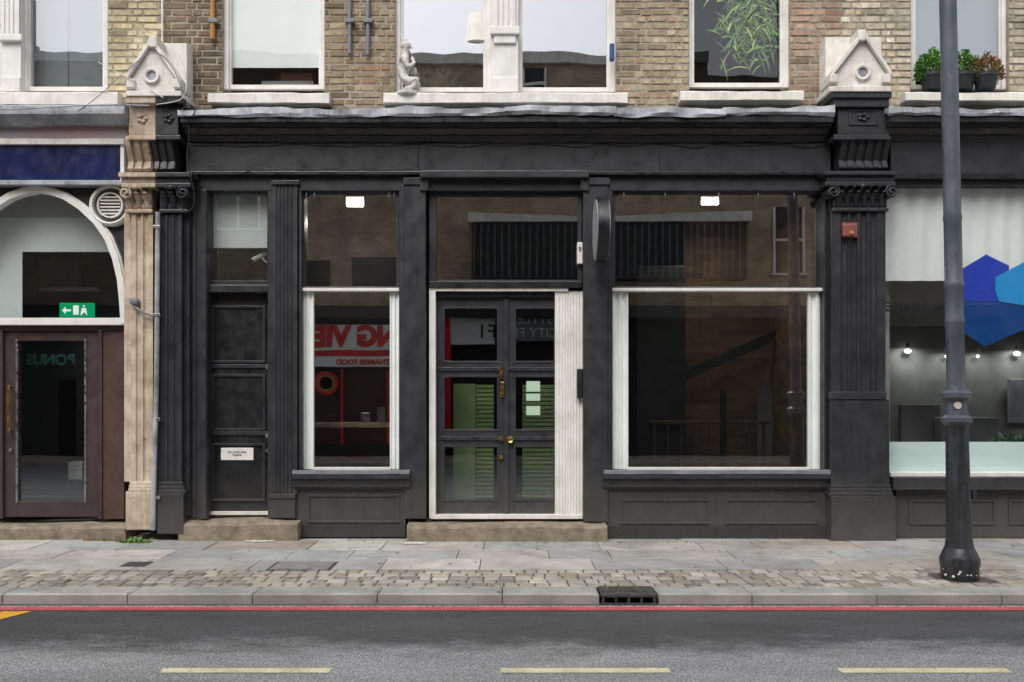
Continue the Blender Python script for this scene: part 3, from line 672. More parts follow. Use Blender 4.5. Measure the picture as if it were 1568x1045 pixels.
for k in range(3): box(mainb,'great_pilaster_base_mould_%d'%k,240,280+k*2,738+k*6,744+k*6,PY-.01-.01*k,.3,b,.01)
box(mainb,'great_pilaster_plinth',240,281,756,818,PY-.035,.3,b,.008)
dp=grp('downpipe'); cable(dp,'pipe',[(X(240,-.2),-.17,Z(325,-.17)),(X(239,-.2),-.17,Z(480,-.17)),(X(238,-.2),-.17,Z(600,-.17)),(X(236,-.2),-.19,Z(700,-.17)),(X(234,-.2),-.19,Z(812,-.19))],.028,M['lead'])
for py in (345,480,640,760): box(dp,'clip',234,245,py,py+5,-.20,-.15,M['steel'],.003)
lathe(dp,'pipe_boss',[(.03,-.20),(.045,-.19),(.045,-.13)],X(206,-.16),Z(462,-.16),M['pipe'],20,axis='y')
cable(dp,'pipe_boss_branch',[(X(206,-.18),-.18,Z(470,-.18)),(X(222,-.18),-.19,Z(482,-.18)),(X(238,-.18),-.18,Z(485,-.18))],.012,M['pipe'])
cb=grp('overhead_cables')
def pxc(l,y): return [(X(a,y),y,Z(c,y)) for a,c in l]
cable(cb,'cable_1',pxc([(120,170),(150,150),(190,110),(235,75),(262,95),(280,140),(290,165)],-.3),.004,M['pipe'])
cable(cb,'cable_2',pxc([(240,160),(262,158),(285,150),(286,110),(272,80)],-.28),.005,M['stone'])
cable(cb,'cable_3',pxc([(285,160),(292,200),(284,245),(300,300),(292,330),(275,318)],-.27),.006,M['black2'])
cable(cb,'cable_4',pxc([(150,95),(180,112),(210,125),(250,150)],-.31),.004,M['stone'])
cable(cb,'cable_5',pxc([(0,168),(60,166),(140,160),(230,162)],-.36),.007,M['lead'])
cable(cb,'cable_6',pxc([(276,170),(288,158),(300,166),(294,182),(280,176)],-.34),.006,M['black2'])
wp=grp('wall_pipes')
def vpipe(px,py,r,m_): lathe(wp,'pipe',[(r,Z(py,.1)),(r,7.5)],X(px,.1),.11,m_,14)
vpipe(325,60,.028,M['orange']); vpipe(535,82,.022,M['pipe']); vpipe(563,84,.022,M['pipe']); vpipe(248,110,.012,M['stone'])
for px in (325,535,563): box(wp,'clip',px-7,px+7,28,34,.075,.15,M['pipe'],.004)
box(wp,'vent_hook',934,941,66,92,.05,.12,M['blue2'],.012)
# ---------------------------------------------------------------- main interior
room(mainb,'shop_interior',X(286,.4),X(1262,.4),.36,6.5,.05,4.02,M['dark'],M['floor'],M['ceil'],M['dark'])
for px,py in ((543,306),(1088,303)):
    g=grp('ceiling_light'); a=.9; box(g,'lamp_glass',px-13,px+13,py-10,py+10,a,a+.06,M['lite'],.01); box(g,'lamp_housing',px-15,px+15,py-15,py-10,a,a+.1,M['white'],.004)
    arealight(g,X(px,1.3),1.3,3.7,.3,16)
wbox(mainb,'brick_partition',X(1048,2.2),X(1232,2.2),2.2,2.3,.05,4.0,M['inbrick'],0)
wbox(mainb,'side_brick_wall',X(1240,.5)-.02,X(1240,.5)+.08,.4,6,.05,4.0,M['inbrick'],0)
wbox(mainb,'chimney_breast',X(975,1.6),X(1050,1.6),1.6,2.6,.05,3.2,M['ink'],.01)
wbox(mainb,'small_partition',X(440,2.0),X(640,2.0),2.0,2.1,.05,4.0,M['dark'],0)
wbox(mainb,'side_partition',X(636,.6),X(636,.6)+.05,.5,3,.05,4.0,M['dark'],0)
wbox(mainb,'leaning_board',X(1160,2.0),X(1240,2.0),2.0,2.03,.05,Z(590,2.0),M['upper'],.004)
st_=grp('staircase')
prism(st_,'stringer',[(X(1010,1.8),Z(600,1.8)),(X(1010,1.8),Z(585,1.8)),(X(1190,1.8),Z(505,1.8)),(X(1190,1.8),Z(522,1.8))],1.8,1.85,M['ink'])
for k in range(9):
    px=1000+k*21; wbox(st_,'baluster_%d'%k,X(px,1.5),X(px,1.5)+.03,1.5,1.53,.05,Z(650,1.5),M['floor'],.004)
wbox(st_,'handrail',X(995,1.5),X(1180,1.5),1.48,1.55,Z(650,1.5),Z(644,1.5),M['floor'],.01); wbox(st_,'newel_post',X(1104,1.5),X(1104,1.5)+.07,1.48,1.56,.05,Z(595,1.5),M['ink'],.01)
gs=grp('green_slatted_screen')
for (p0,p1) in ((694,756),(800,905)):
    yy=.8; x0,x1=X(p0,yy),X(p1,yy); z=.1
    wbox(gs,'backing',x0,x1,yy+.03,yy+.05,.05,Z(590,yy),M['green'],0)
    while z<Z(592,yy):
        wbox(gs,'slat',x0,x1,yy+random.uniform(0,.006),yy+.02,z,z+.037,M['green'],.004); z+=.05
wbox(gs,'leaf_board',X(694,.76),X(728,.76),.76,.79,.05,Z(588,.76),M['green'],.004)
lt=emis('back_window_light',(0.8,1,0.75),.8)
for i,(a,c) in enumerate(((584,600),(603,614),(622,636))): pane(gs,'back_window',806,827,a,c,.79,lt)
box(mainb,'window_shelf',478,600,648,655,.8,1.1,M['beige'],.004); box(mainb,'shelf_item',552,566,632,647,.85,.95,M['steel'],.01); box(mainb,'shelf_item',500,512,636,647,.85,.95,M['clad'],.01); box(mainb,'shelf_item',577,590,624,647,.85,.95,M['upper'],.01)
# ---------------------------------------------------------------- projecting sign
ps=grp('projecting_sign'); sx=X(919,-.3); zc=Z(353,-.4)
lathe(ps,'drum_rim',[(0.31,sx-.06),(0.345,sx-.055),(0.345,sx+.055),(0.31,sx+.06)],-.42,zc,M['black2'],48,axis='x')
lathe(ps,'face',[(0.315,sx-.066),(0.315,sx-.0595)],-.42,zc,M['lead'],48,axis='x'); lathe(ps,'face',[(0.315,sx+.0595),(0.315,sx+.066)],-.42,zc,M['lead'],48,axis='x')
wbox(ps,'bracket',sx-.02,sx+.02,-.10,-.02,zc-.06,zc+.06,M['black2']); 
wl=grp('intercom'); box(wl,'case',884,892,371,404,.02,.08,M['white'],.006); box(wl,'button',886,890,378,384,.012,.02,M['steel'],.002)
# ---------------------------------------------------------------- LEFT NEIGHBOUR
a=-.22
xprism(lb,'cornice',[(a-.08,Z(166,a)),(a-.08,Z(178,a)),(a,Z(186,a)),(a+.04,Z(190,a)),(.3,Z(190,a)),(.3,Z(160,.3))],X(-900,a),X(195,a),M['lead'],80,.014)
box(lb,'fascia_pink',-900,196,186,212,-.10,.3,M['pink'],.01); box(lb,'fascia_white_strip',-900,190,212,221,-.13,.3,M['stone'],.006)
box(lb,'sign_board',-900,184,221,276,-.09,.3,M['navy'],.004); box(lb,'sign_white_edge',184,190,221,278,-.10,.3,M['white'],.004); box(lb,'sign_bottom_edge',-900,190,276,283,-.11,.3,M['lead'],.004)
arch=[(199,500),(198,470),(195,430),(187,395),(174,362),(155,335),(130,312),(105,296),(82,288),(60,284)]
arch=arch+[(120-p[0],p[1]) for p in arch[::-1][1:]]
ya=.05
def band(off,y0,y1,mat,name,w):
    pts=[Vector((X(p[0],ya),Z(p[1],ya))) for p in arch]; outer=[];inner=[]
    c=Vector((X(60,ya),Z(430,ya)))
    for p in pts:
        d=(p-c).normalized(); inner.append(p+d*off); outer.append(p+d*(off+w))
    vs=[];fs=[]
    for i_,o_ in zip(inner,outer): vs+=[(i_.x,y0,i_.y),(o_.x,y0,o_.y),(o_.x,y1,o_.y),(i_.x,y1,i_.y)]
    for k in range(len(pts)-1):
        b0=4*k
        for q in range(4): fs.append((b0+q,b0+(q+1)%4,b0+4+(q+1)%4,b0+4+q))
    meshobj(name,vs,fs,mat,lb)
band(-.085,-.02,.1,M['white'],'arch_frame',.07); band(-.02,.01,.1,M['white'],'arch_outer_bead',.02)
vs=[];fs=[]
for p in arch: vs+=[(X(p[0],ya),ya,Z(p[1],ya)),(X(p[0],ya),ya,Z(280,ya))]
for k in range(len(arch)-1): fs.append((2*k,2*k+1,2*k+3,2*k+2))
meshobj('arch_spandrel',vs,fs,M['black'],lb)
pane(lb,'arch_glass',-78,199,284,490,.08,M['gln'])
box(lb,'arch_transom',-900,200,487,498,-.0,.2,M['white'],.006)
av=grp('air_vent'); vx,vz=X(168,-.02),Z(314,-.02)
lathe(av,'rim',[(.23,.05),(.23,-.01),(.205,-.035),(.19,-.03),(.185,.03)],vx,vz,M['white'],40,axis='y'); lathe(av,'grille_ring',[(.14,.03),(.14,-.02),(.125,-.02),(.125,.03)],vx,vz,M['stone'],32,axis='y')
lathe(av,'grille_back',[(.19,.02),(.19,.03)],vx,vz,M['upper'],32,axis='y')
for k in range(6): wbox(av,'louvre_%d'%k,vx-.11,vx+.11,-.012,.02,vz-.1+k*.036,vz-.085+k*.036,M['stone'],.003)
room(lb,'neighbour_interior',X(-640,.4),X(196,.4),.36,5,.05,4.0,M['grey'],M['floor'],M['ceil'],M['grey'])
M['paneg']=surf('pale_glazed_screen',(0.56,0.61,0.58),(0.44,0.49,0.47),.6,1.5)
M['paneg2']=surf('painted_shade_upper_screen',(0.36,0.40,0.38),(0.28,0.32,0.30),.6,1.5)  # darker copy of the pale screen; upper shade is put into the colour
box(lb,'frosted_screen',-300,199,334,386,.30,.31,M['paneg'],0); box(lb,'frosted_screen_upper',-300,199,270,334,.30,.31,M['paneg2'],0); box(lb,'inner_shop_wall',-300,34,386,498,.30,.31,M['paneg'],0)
wbox(lb,'dark_partition',X(20,1.2),X(230,1.2),1.2,1.3,.05,Z(370,1.2),M['clad'],.01)
box(lb,'inner_shelf',60,150,440,446,.8,.9,M['upper'],.004); box(lb,'inner_cupboard',60,120,400,440,1.0,1.1,M['upper'],.004)
ex=grp('exit_sign'); box(ex,'case',91,143,464,486,.22,.26,M['exit'],.003)
box(ex,'door_symbol',112,120,468,482,.212,.22,M['exitw'],0); box(ex,'arrow_shaft',98,108,474,477,.212,.22,M['exitw'],0)
prism(ex,'arrow_head',[(X(95,.21),Z(475.5,.21)),(X(100,.21),Z(470,.21)),(X(100,.21),Z(481,.21))],.212,.22,M['exitw'])
ball(ex,'figure_head',(X(128,.21),.216,Z(469,.21)),(.012,.004,.012),M['exitw'],1); prism(ex,'figure',[(X(125,.21),Z(472,.21)),(X(131,.21),Z(472,.21)),(X(133,.21),Z(483,.21)),(X(129,.21),Z(478,.21)),(X(123,.21),Z(483,.21))],.212,.22,M['exitw'])
box(ex,'shelf',60,190,486,489,.1,.2,M['clad'],.002)
y=.06
box(lb,'door_frame_head',-900,192,498,506,y,.25,M['brown'],.004); box(lb,'brown_side_panel',156,190,506,795,y+.02,.25,surf('brown_panel',(0.085,0.045,0.038),None,.5),.004); box(lb,'brown_frame_post',150,156,506,795,y,.25,M['brown'],.004); 
frame(lb,'shop_door',4,150,506,792,y+.04,.16,M['brown'],(23,20,16,24)); pane(lb,'shop_door_glass',26,131,521,769,y+.07,M['gld'])
box(lb,'shop_door_bead',24,27,520,770,y+.03,y+.06,M['steel'],.001); box(lb,'shop_door_bead',129,132,520,770,y+.03,y+.06,M['steel'],.001)
cable(lb,'brass_pull_handle',pxc([(15,590),(14,592),(13,600),(13,650),(14,658),(15,660)],y-.04),.014,M['brass'])
for py in (592,658): lathe(lb,'handle_mount',[(.012,y-.04),(.012,y+.05)],X(14,y),Z(py,y),M['brass'],12,axis='y')
lathe(lb,'door_lock',[(.022,y+.02),(.022,y+.05)],X(14,y),Z(690,y),M['steel'],16,axis='y')
box(lb,'door_frame_post',-8,4,506,795,y,.25,M['brown'],.004); box(lb,'shop_door_panel_next',-300,-8,506,795,y+.04,.2,M['brown'],.004); box(lb,'shopfront_far',-900,-300,280,800,.02,.25,M['black'],.004)
M['teal']=surf('teal_lettering',(0.02,0.12,0.09),None,.6)
text(lb,'inner_lettering','BONUS',.17,(X(78,.6),.6,Z(552,.6)),M['teal'],True,.004,1,.008)
wbox(lb,'hall_back',X(10,1.0),X(150,1.0),1.9,2.0,.05,3,M['clad'],0); box(lb,'inner_counter',30,90,640,760,1.3,1.6,M['upper'],.01); box(lb,'inner_box',104,126,708,735,.9,1.1,M['grey'],.01); box(lb,'inner_rack',88,118,580,700,1.2,1.4,M['teal'],.01)
# ---------------------------------------------------------------- RIGHT NEIGHBOUR
box(rb,'fascia_board',1364,2000,218,266,-.05,.4,M['black'],.004); box(rb,'fascia_bead',1364,2000,266,274,-.07,.4,M['black2'],.006); box(rb,'shopfront_head',1357,2000,274,284,-.0,.3,M['black'],.004)
pane(rb,'shop_glass',1355,1900,284,728,.10,M['gln']); box(rb,'shop_post',1900,2000,284,728,.0,.3,M['black'])
box(rb,'glass_mullion',1596,1602,284,728,.05,.2,M['black'])
yy=.13
vs=[];fs=[];n=260
for i in range(n+1):
    x=X(1355,yy)+(X(1900,yy)-X(1355,yy))*i/n; d_=.028+.012*math.sin(i*.42+2*noise.noise(Vector((x*2,0,0))))
    vs+=[(x,yy+d_,Z(430,yy)),(x,yy+d_,Z(284,yy))]
for i in range(n): fs.append((2*i,2*i+2,2*i+3,2*i+1))
meshobj('white_blind',vs,fs,M['blind'],rb,True)
box(rb,'frosted_film',1355,1900,677,728,yy+.02,yy+.03,M['frost'],0)
def poly(name,pts,y,mat): meshobj(name,[(X(p[0],y),y,Z(p[1],y)) for p in pts],[tuple(range(len(pts)))],mat,rb)
poly('blue_vinyl_shape',[(1473,462),(1473,412),(1510,390),(1545,407),(1545,462)],yy+.004,M['blue'])
poly('deep_blue_vinyl_shape',[(1476,462),(1545,462),(1568,440),(1615,462),(1615,500),(1568,505),(1508,531),(1476,510)],yy+.008,M['blue2'])
poly('cyan_vinyl_shape',[(1524,425),(1568,402),(1612,425),(1612,450),(1568,468),(1530,462),(1524,445)],yy+.000,M['cyan'])
text(rb,'shop_lettering','entesse',.24,(X(1402,yy),yy+.006,Z(467,yy)),M['ink'],ext=.001,bold=.003)
swm=surf('salon_wall',(.42,.43,.41),None,.8)
room(rb,'salon_interior',X(1360,.4),X(1990,.4),.36,5,.05,3.9,swm,M['floor'],M['dark'])
wbox(rb,'salon_inner_wall',X(1350,1.9),X(1800,1.9),1.9,2.0,.05,Z(500,1.9),surf('salon_lower_wall',(.20,.21,.195),None,.8),0)
wbox(rb,'salon_inner_wall_upper',X(1350,1.9),X(1800,1.9),1.9,2.0,Z(500,1.9)+.001,3.9,swm,0)
for i,(px,py) in enumerate(((1389,538),(1448,546),(1496,546),(1556,542))):
    yl=1.84; g=grp('wall_spotlight')
    ball(g,'lamp_glow',(X(px,yl),yl-.02,Z(py,yl)),(.045,.04,.03) if i in(0,3) else (.02,.02,.02),M['spot'],2)
    lathe(g,'lamp_body',[(.03,Z(py-6,yl)),(.02,Z(py-12,yl))],X(px,yl),yl-.02,M['steel'],16)
    arealight(g,X(px,yl),yl-.12,Z(py-6,yl),.1,3.5 if i in(0,3) else 1.5,(1,.98,.95))
wbox(rb,'salon_partition',X(1380,1.6),X(1440,1.6),1.6,1.7,.05,Z(620,1.6),M['upper'],.01); wbox(rb,'salon_counter',X(1440,1.4),X(1530,1.4),1.4,1.8,.05,Z(640,1.4),M['upper'],.02); wbox(rb,'salon_mirror',X(1545,1.8),X(1620,1.8),1.8,1.85,1.2,Z(580,1.8),M['pipe'],.02)
it=[]
for k in range(120):
    px=random.uniform(1535,1568); it.append(((X(px,.4),.4+random.uniform(-.05,.1),Z(690,.4)),(random.uniform(-.6,.6),random.uniform(-.3,.3),1),random.uniform(.1,.25),.03,(0.05*random.uniform(.5,1.4),0.10,0.04),.8))
leaves('salon_plant',it)
box(rb,'shop_sill',1368,2000,731,751,-.10,.2,M['black'],.012); box(rb,'sill_white_bead',1364,2000,724,730,.02,.2,M['white'],.003)
box(rb,'stallriser',1372,2000,751,824,.0,.3,M['black'],.003); mould(rb,'stall_panel',1392,1525,765,804,.0,M['black'],4); mould(rb,'stall_panel',1545,1680,765,804,.0,M['black'],4)
# ---------------------------------------------------------------- STREET LAMP
sl=grp('street_lamp'); LY=-2.17
zz=lambda py: H-(py-HY)*(D+LY)/F
lx=X(1470,LY); ln=-0.021
up=[(.098,zz(606)),(.085,zz(598)),(.076,zz(590)),(.074,zz(500)),(.080,zz(496)),(.080,zz(490)),(.074,zz(487)),(.074,zz(443)),(.082,zz(440)),(.082,zz(433)),(.074,zz(430)),(.072,zz(340)),(.078,zz(335)),(.072,zz(328)),(.070,zz(0)),(.055,7.6)]
lathe(sl,'upper_shaft',up,lx,LY,M['lamp'],36,ln)
lathe(sl,'collar',[(.095,zz(652)),(.125,zz(646)),(.125,zz(640)),(.098,zz(636)),(.092,zz(626)),(.092,zz(616)),(.110,zz(612)),(.125,zz(609)),(.125,zz(602)),(.09,zz(598))],lx,LY,M['lamp'],36,ln)
lathe(sl,'lower_shaft',[(.125,zz(845)),(.115,zz(835)),(.105,zz(820)),(.098,zz(740)),(.102,zz(736)),(.097,zz(730)),(.092,zz(660)),(.092,zz(650))],lx,LY,M['lampd'],36,ln)
lathe(sl,'base',[(.150,-.01),(.155,zz(880)),(.155,zz(868)),(.162,zz(864)),(.165,zz(856)),(.150,zz(850)),(.135,zz(844)),(.12,zz(838))],lx,LY,M['lampd'],36,ln)
for k in range(11):
    t=math.radians(-170+k*15+random.uniform(-6,6)); q=Vector((lx+.1575*math.cos(t),LY+.1575*math.sin(t),.05+random.uniform(-.02,.03))); s=.006+.013*random.random()
    tx=Vector((-math.sin(t),math.cos(t),0)); r_=lambda: random.uniform(.4,1.2)
    vs=[tuple(q+tx*a_*s*r_()+Vector((0,0,c_*s*1.0*r_()))) for a_,c_ in ((-1,-1),(1,-.8),(1.2,0),(.8,1),(-1,.8))]
    meshobj('sticker_scrap',vs,[(0,1,2,3,4)],M['stone'],sl)
wbox(sl,'door_hinge',lx+.10,lx+.13,LY-.03,LY+.02,zz(765),zz(750),M['lampd']); lathe(sl,'port_cap',[(.03,LY-.095),(.03,LY-.06)],lx-.06,zz(621),M['beige'],18,axis='y')
cable(sl,'arm',[(lx-.16,LY,7.5),(lx-.16,LY-.1,8.2),(lx-.16,LY-.6,8.6),(lx-.16,LY-1.4,8.7)],.035,M['lamp'])
wbox(sl,'lantern',lx-.28,lx-.04,LY-2.0,LY-1.3,8.62,8.76,M['lamp'],.04)
# ---------------------------------------------------------------- STATUE
sk=[(0,0,0),(.0,0,.09),(.01,0,.19),(.03,0,.265),(.04,0,.315),(.05,0,.37),
 (.10,-.07,.02),(.20,-.07,.06),(.13,-.07,-.035),(.03,-.07,-.04),
 (.10,.07,.02),(.20,.07,.05),(.13,.07,-.035),(.03,.07,-.04),
 (.03,-.085,.255),(.08,-.10,.16),(.15,-.04,.22),(.115,-.01,.29),
 (.03,.085,.255),(.08,.10,.16),(.15,.05,.20),(.15,.03,.12),(.07,0,.38)]
ed=[(0,1),(1,2),(2,3),(3,4),(4,5),(0,6),(6,7),(7,8),(8,9),(0,10),(10,11),(11,12),(12,13),(3,14),(14,15),(15,16),(16,17),(3,18),(18,19),(19,20),(20,21),(5,22)]
rad=[.085,.07,.08,.06,.032,.062,.06,.048,.035,.028,.06,.048,.035,.028,.036,.028,.022,.018,.036,.028,.022,.018,.050]
me=bpy.data.meshes.new('statue'); ox,oz=X(616,.06),4.965
me.from_pydata([(ox+p[0]*.9,.07+p[1],oz+p[2]*1.12) for p in sk],ed,[]); me.materials.append(M['stat'])
so=bpy.data.objects.new('body',me)
stt=grp('stone_statue'); link(so,stt); sm=so.modifiers.new('skin','SKIN')
for i,r in enumerate(rad): me.skin_vertices[0].data[i].radius=(r,r)
me.skin_vertices[0].data[0].use_root=True
sb=so.modifiers.new('sub','SUBSURF'); sb.levels=2; sb.render_levels=2
hx,hz=ox+.055*.9,oz+.385*1.12
ball(stt,'hair',(hx-.012,.07,hz+.02),(.058,.056,.055),M['stat']); ball(stt,'hair_bun',(hx-.02,.07,hz+.075),(.024,.024,.024),M['stat'])
ball(stt,'nose',(hx+.052,.065,hz-.005),(.012,.009,.014),M['stat']); ball(stt,'ear',(hx-.0,.015,hz-.01),(.012,.008,.022),M['stat'])
lathe(stt,'plinth',[(.13,4.86),(.14,4.87),(.14,4.90),(.12,4.91)],ox+.06,.09,M['stat'],24)
# ---------------------------------------------------------------- PLANTS
it=[]
def g(lo=.8,hi=1.2): 
    k=random.uniform(lo,hi); c=random.choice([(0.15,0.34,0.04),(0.22,0.44,0.06),(0.06,0.15,0.03),(0.42,0.58,0.14),(0.04,0.09,0.03)]); return tuple(q*k for q in c)
for k in range(620):
    px=random.gauss(1152,27); py=random.triangular(-110,112,20); y_=random.uniform(.31,.44)
    if px<1092 or px>1188: continue
    an=random.uniform(-1,1)
    it.append(((X(px,y_),y_,Z(py,y_)),(an,random.uniform(-.1,.1),random.uniform(-.6,.8)),random.uniform(.10,.30),random.uniform(.012,.030),g(.6 if y_>.38 else .9,1.2),random.uniform(.6,2.6)))
leaves('hanging_houseplant',it)
it=[]
for k in range(60):
    px=random.uniform(640,700); y_=random.uniform(.3,.4)
    it.append(((X(px,y_),y_,4.86),(random.uniform(-.5,.5),0,1),random.uniform(.15,.35),.012,g(.5,.9),.6))
for k in range(40):
    px=random.uniform(625,690); y_=random.uniform(.3,.4)
    it.append(((X(px,y_),y_,5.0),(random.uniform(-1.2,1.2),0,1),random.uniform(.3,.7),.005,(.3,.3,.2),.2))
leaves('windowsill_plant',it)
def bush(name,px0,px1,py0,py1,y_,pal,n,ls):
    gg=grp(name); it=[]
    cx,cz=X((px0+px1)/2,y_),Z(py1,y_); rx=(X(px1,y_)-X(px0,y_))/2; rz=Z(py0,y_)-Z(py1,y_)
    for k in range(n):
        t=random.uniform(0,math.pi*2); u=random.random()**.4
        dx=math.cos(t)*u; dz=abs(math.sin(t))*u*(1+.25*noise.noise(Vector((dx*3,t,0)))); dyv=random.uniform(-.12,.1)*(1.1-u)
        c=random.choice(pal);k2=random.uniform(.45,1.25)*(0.45+.75*dz)
        it.append(((cx+dx*rx,y_+dyv,cz+dz*rz*.95+random.uniform(-.02,.03)),(dx*.8+random.uniform(-.5,.5),random.uniform(-.8,0),random.uniform(0,1)),random.uniform(.7,1.4)*ls,ls*.45,tuple(q*k2 for q in c),.6))
    leaves('foliage',it,gg)
    lathe(gg,'flower_pot',[(rx*.5,Z(139,y_)),(rx*.62,Z(120,y_)),(rx*.66,Z(119,y_)),(rx*.66,Z(114,y_))],cx,y_,M['clad'],24)
bush('potted_shrub',1400,1455,80,124,.09,[(0.12,0.38,0.03),(0.19,0.50,0.05),(0.07,0.22,0.02)],1200,.034)
bush('potted_shrub',1446,1502,82,124,.09,[(0.11,0.31,0.03),(0.17,0.40,0.05),(0.07,0.17,0.02)],1200,.034)
bush('potted_flowers',1482,1536,86,122,.07,[(0.18,0.30,0.06),(0.66,0.22,0.09),(0.64,0.38,0.20),(0.12,0.22,0.04),(0.50,0.15,0.06)],1000,.032)
it=[]
for k in range(320):
    px=random.gauss(207,10); y_=-.22+random.uniform(-.07,.02); it.append(((X(px,y_),y_,.0),(random.uniform(-1,1),random.uniform(-1,.2),random.uniform(.4,1.5)),random.uniform(.03,.08),.018,random.choice([(0.16,0.32,0.04),(0.26,0.40,0.08),(0.10,0.20,0.04)]),1.5))
for k in range(60):
    px=random.uniform(130,190); y_=-.13; it.append(((X(px,y_),y_,.0),(random.uniform(-1,1),random.uniform(-1,.2),random.uniform(.2,1)),random.uniform(.02,.06),.02,random.choice([(0.30,0.20,0.06),(0.2,0.32,0.06),(0.4,0.18,0.05)]),1.5))
for k in range(110):
    px=random.uniform(440,1300); y_=-.24-random.random()**2*.1; it.append(((X(px,y_),y_,.003),(random.uniform(-1,1),random.uniform(-1,1),random.uniform(0,.2)),random.uniform(.01,.03),.012,random.choice([(0.2,0.14,0.06),(0.12,0.1,0.05),(0.3,0.26,0.18)]),.5))
leaves('pavement_weeds',it)
# ---------------------------------------------------------------- OPPOSITE BUILDING
ob=grp('restaurant_building'); OY=-13.0; s=F/(D+13+.25)
XV=lambda px:(px-CX)/s
ZV=lambda py:H+(HY-py)/s
def ow(name,x0,x1,z0,z1,d,mat,bev=0): return wbox(ob,name,x0,x1,OY-.3,OY+d,z0,z1,mat,bev)
ow('brick_wall',-16,5,3.5,9.9,0,M['opbrick']); ow('brick_wall_right',5,18,3.5,9.6,0.05,M['opbrick']); ow('brick_wall_left',-30,-16,3.4,9.4,0.04,M['opbrick'])
ow('ground_floor',-30,18,0,3.5,-.2,M['dark']); ow('parapet',-16,5,9.9,10.15,.15,M['stone'])
ow('sign_board',XV(430),XV(668),ZV(562),ZV(498),.12,M['blind'],.01)
text(ob,'sign_lettering','SONG VIET',.68,((XV(655)+XV(452))/2+.1,OY+.13,ZV(517)),M['red'],True,.01,1.0,.04)
text(ob,'sign_sub_lettering','VIETNAMESE FOOD',.18,(XV(565),OY+.13,ZV(555)),M['red'],True,.004,1,.006); 
ow('red_band',XV(430),XV(668),ZV(546),ZV(537),.13,M['red'])
text(ob,'window_lettering','VIETNAM',.45,(XV(530),OY+.0,ZV(710)),M['red'],True,.01,1,.02)
lathe(ob,'round_logo',[(.3,OY-.1),(.3,OY+.02)],XV(500),ZV(587),M['red'],32,axis='y')
lathe(ob,'round_logo_ring',[(.20,OY+.0),(.22,OY+.03),(.18,OY+.03),(.16,OY+.02)],XV(500),ZV(587),M['orange'],32,axis='y')
ow('shop_window_back',XV(430),XV(668),.3,ZV(565),-.19,surf('restaurant_interior',(.05,.014,.012)))
for k in range(3): ow('window_mullion',XV(452+k*70),XV(455+k*70),.3,ZV(565),-.02,M['red'])
ow('left_board',XV(672),XV(757),ZV(527),ZV(484),.1,M['blind']); text(ob,'board_lettering','F1',.5,(XV(745),OY+.12,ZV(508)),M['ink'],True)
ow('cafe_board',XV(780),XV(850),ZV(522),ZV(482),.1,M['pipe']); text(ob,'cafe_lettering','STYLE\nCITY FE',.34,(XV(820),OY+.12,ZV(500)),M['blind'],True,.01)
ow('red_pier',XV(670),XV(690),.3,ZV(484),.14,M['red'])
ow('cladding_box',XV(724),XV(1135),ZV(432),ZV(345),.6,M['clad'])
for k in range(40): ow('cladding_rib_%d'%k,XV(726)+k*.17,XV(726)+k*.17+.05,ZV(430),ZV(347),.63,M['lamp'])
prism(ob,'cladding_ledge',[(XV(718),ZV(334)),(XV(718),ZV(348)),(XV(900),ZV(347)),(XV(1140),ZV(347)),(XV(1140),ZV(331)),(XV(950),ZV(339)),(XV(900),ZV(340))],OY,OY+.75,M['stone'])
ow('cornice_band',-16,18,3.45,3.75,.25,M['black'])
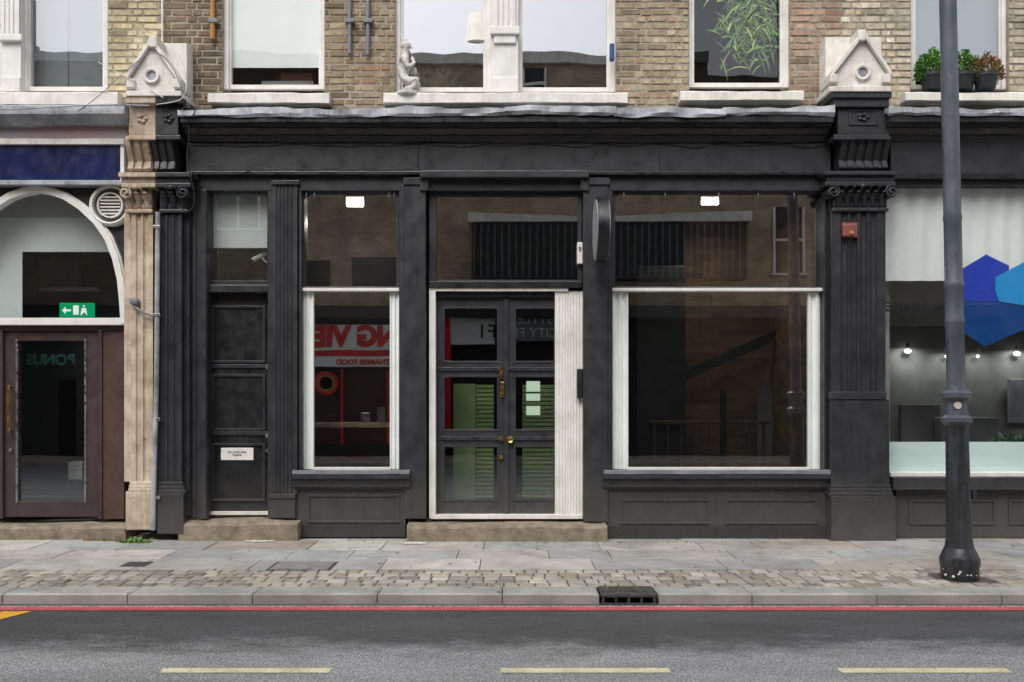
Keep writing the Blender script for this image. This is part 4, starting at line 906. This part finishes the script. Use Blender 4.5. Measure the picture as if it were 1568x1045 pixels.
for i,(p0,p1,q0,q1) in enumerate(((540,612,395,445),(470,505,400,440),(1182,1230,318,420),(330,400,250,350),(540,620,180,290),(760,840,180,290),(980,1060,180,290),(1187,1260,120,240),(540,620,100,150),(760,840,100,150))):
    ow('window_recess_%d'%i,XV(p0),XV(p1),ZV(q1),ZV(q0),.07,M['ink'])
    if i in (0,1): continue
    for (a,b_) in ((p0,p0+4),(p1-4,p1),((p0+p1)/2-1.5,(p0+p1)/2+1.5)): ow('window_bar',XV(a),XV(b_),ZV(q1),ZV(q0),.10,M['white'])
    ow('window_bar',XV(p0),XV(p1),ZV((q0+q1)/2)-.03,ZV((q0+q1)/2)+.03,.095,M['white']); ow('window_sill',XV(p0-4),XV(p1+4),ZV(q1+3),ZV(q1),.16,M['stone'])
# ---------------------------------------------------------------- WORLD, SUN, CAMERA
w=bpy.data.worlds.new('World'); scene.world=w; w.use_nodes=True; nt=w.node_tree; nt.nodes.clear()
out=nt.nodes.new('ShaderNodeOutputWorld'); bg=nt.nodes.new('ShaderNodeBackground'); sk_=nt.nodes.new('ShaderNodeTexSky')
sk_.sky_type='NISHITA'; sk_.sun_disc=False; EL=math.radians(52); AZ=math.radians(200)
sk_.sun_elevation=EL; sk_.sun_rotation=AZ; sk_.air_density=1.0; sk_.dust_density=4.0
hs=nt.nodes.new('ShaderNodeHueSaturation'); hs.inputs['Saturation'].default_value=0.30; hs.inputs['Value'].default_value=1.4; nt.links.new(sk_.outputs[0],hs.inputs['Color'])
nt.links.new(hs.outputs[0],bg.inputs[0]); bg.inputs[1].default_value=0.15; nt.links.new(bg.outputs[0],out.inputs[0])
sd=bpy.data.lights.new('sun','SUN'); sd.energy=1.35; sd.angle=math.radians(35); sd.color=(1,.985,.955)
so=bpy.data.objects.new('sun',sd); link(so)
dirv=Vector((math.sin(AZ)*math.cos(EL),math.cos(AZ)*math.cos(EL),math.sin(EL)))
so.rotation_euler=dirv.to_track_quat('Z','Y').to_euler(); so.location=dirv*30
cd=bpy.data.cameras.new('camera'); cd.sensor_width=36; cd.lens=36*F/1568; cd.shift_y=(HY-522.5)/1568; cd.clip_end=600; cd.clip_start=.05
co=bpy.data.objects.new('camera',cd); link(co); co.location=(0,-D,H); co.rotation_euler=(math.radians(90),0,0); scene.camera=co
scene.view_settings.view_transform='Standard'; scene.view_settings.look='None'; scene.view_settings.exposure=0
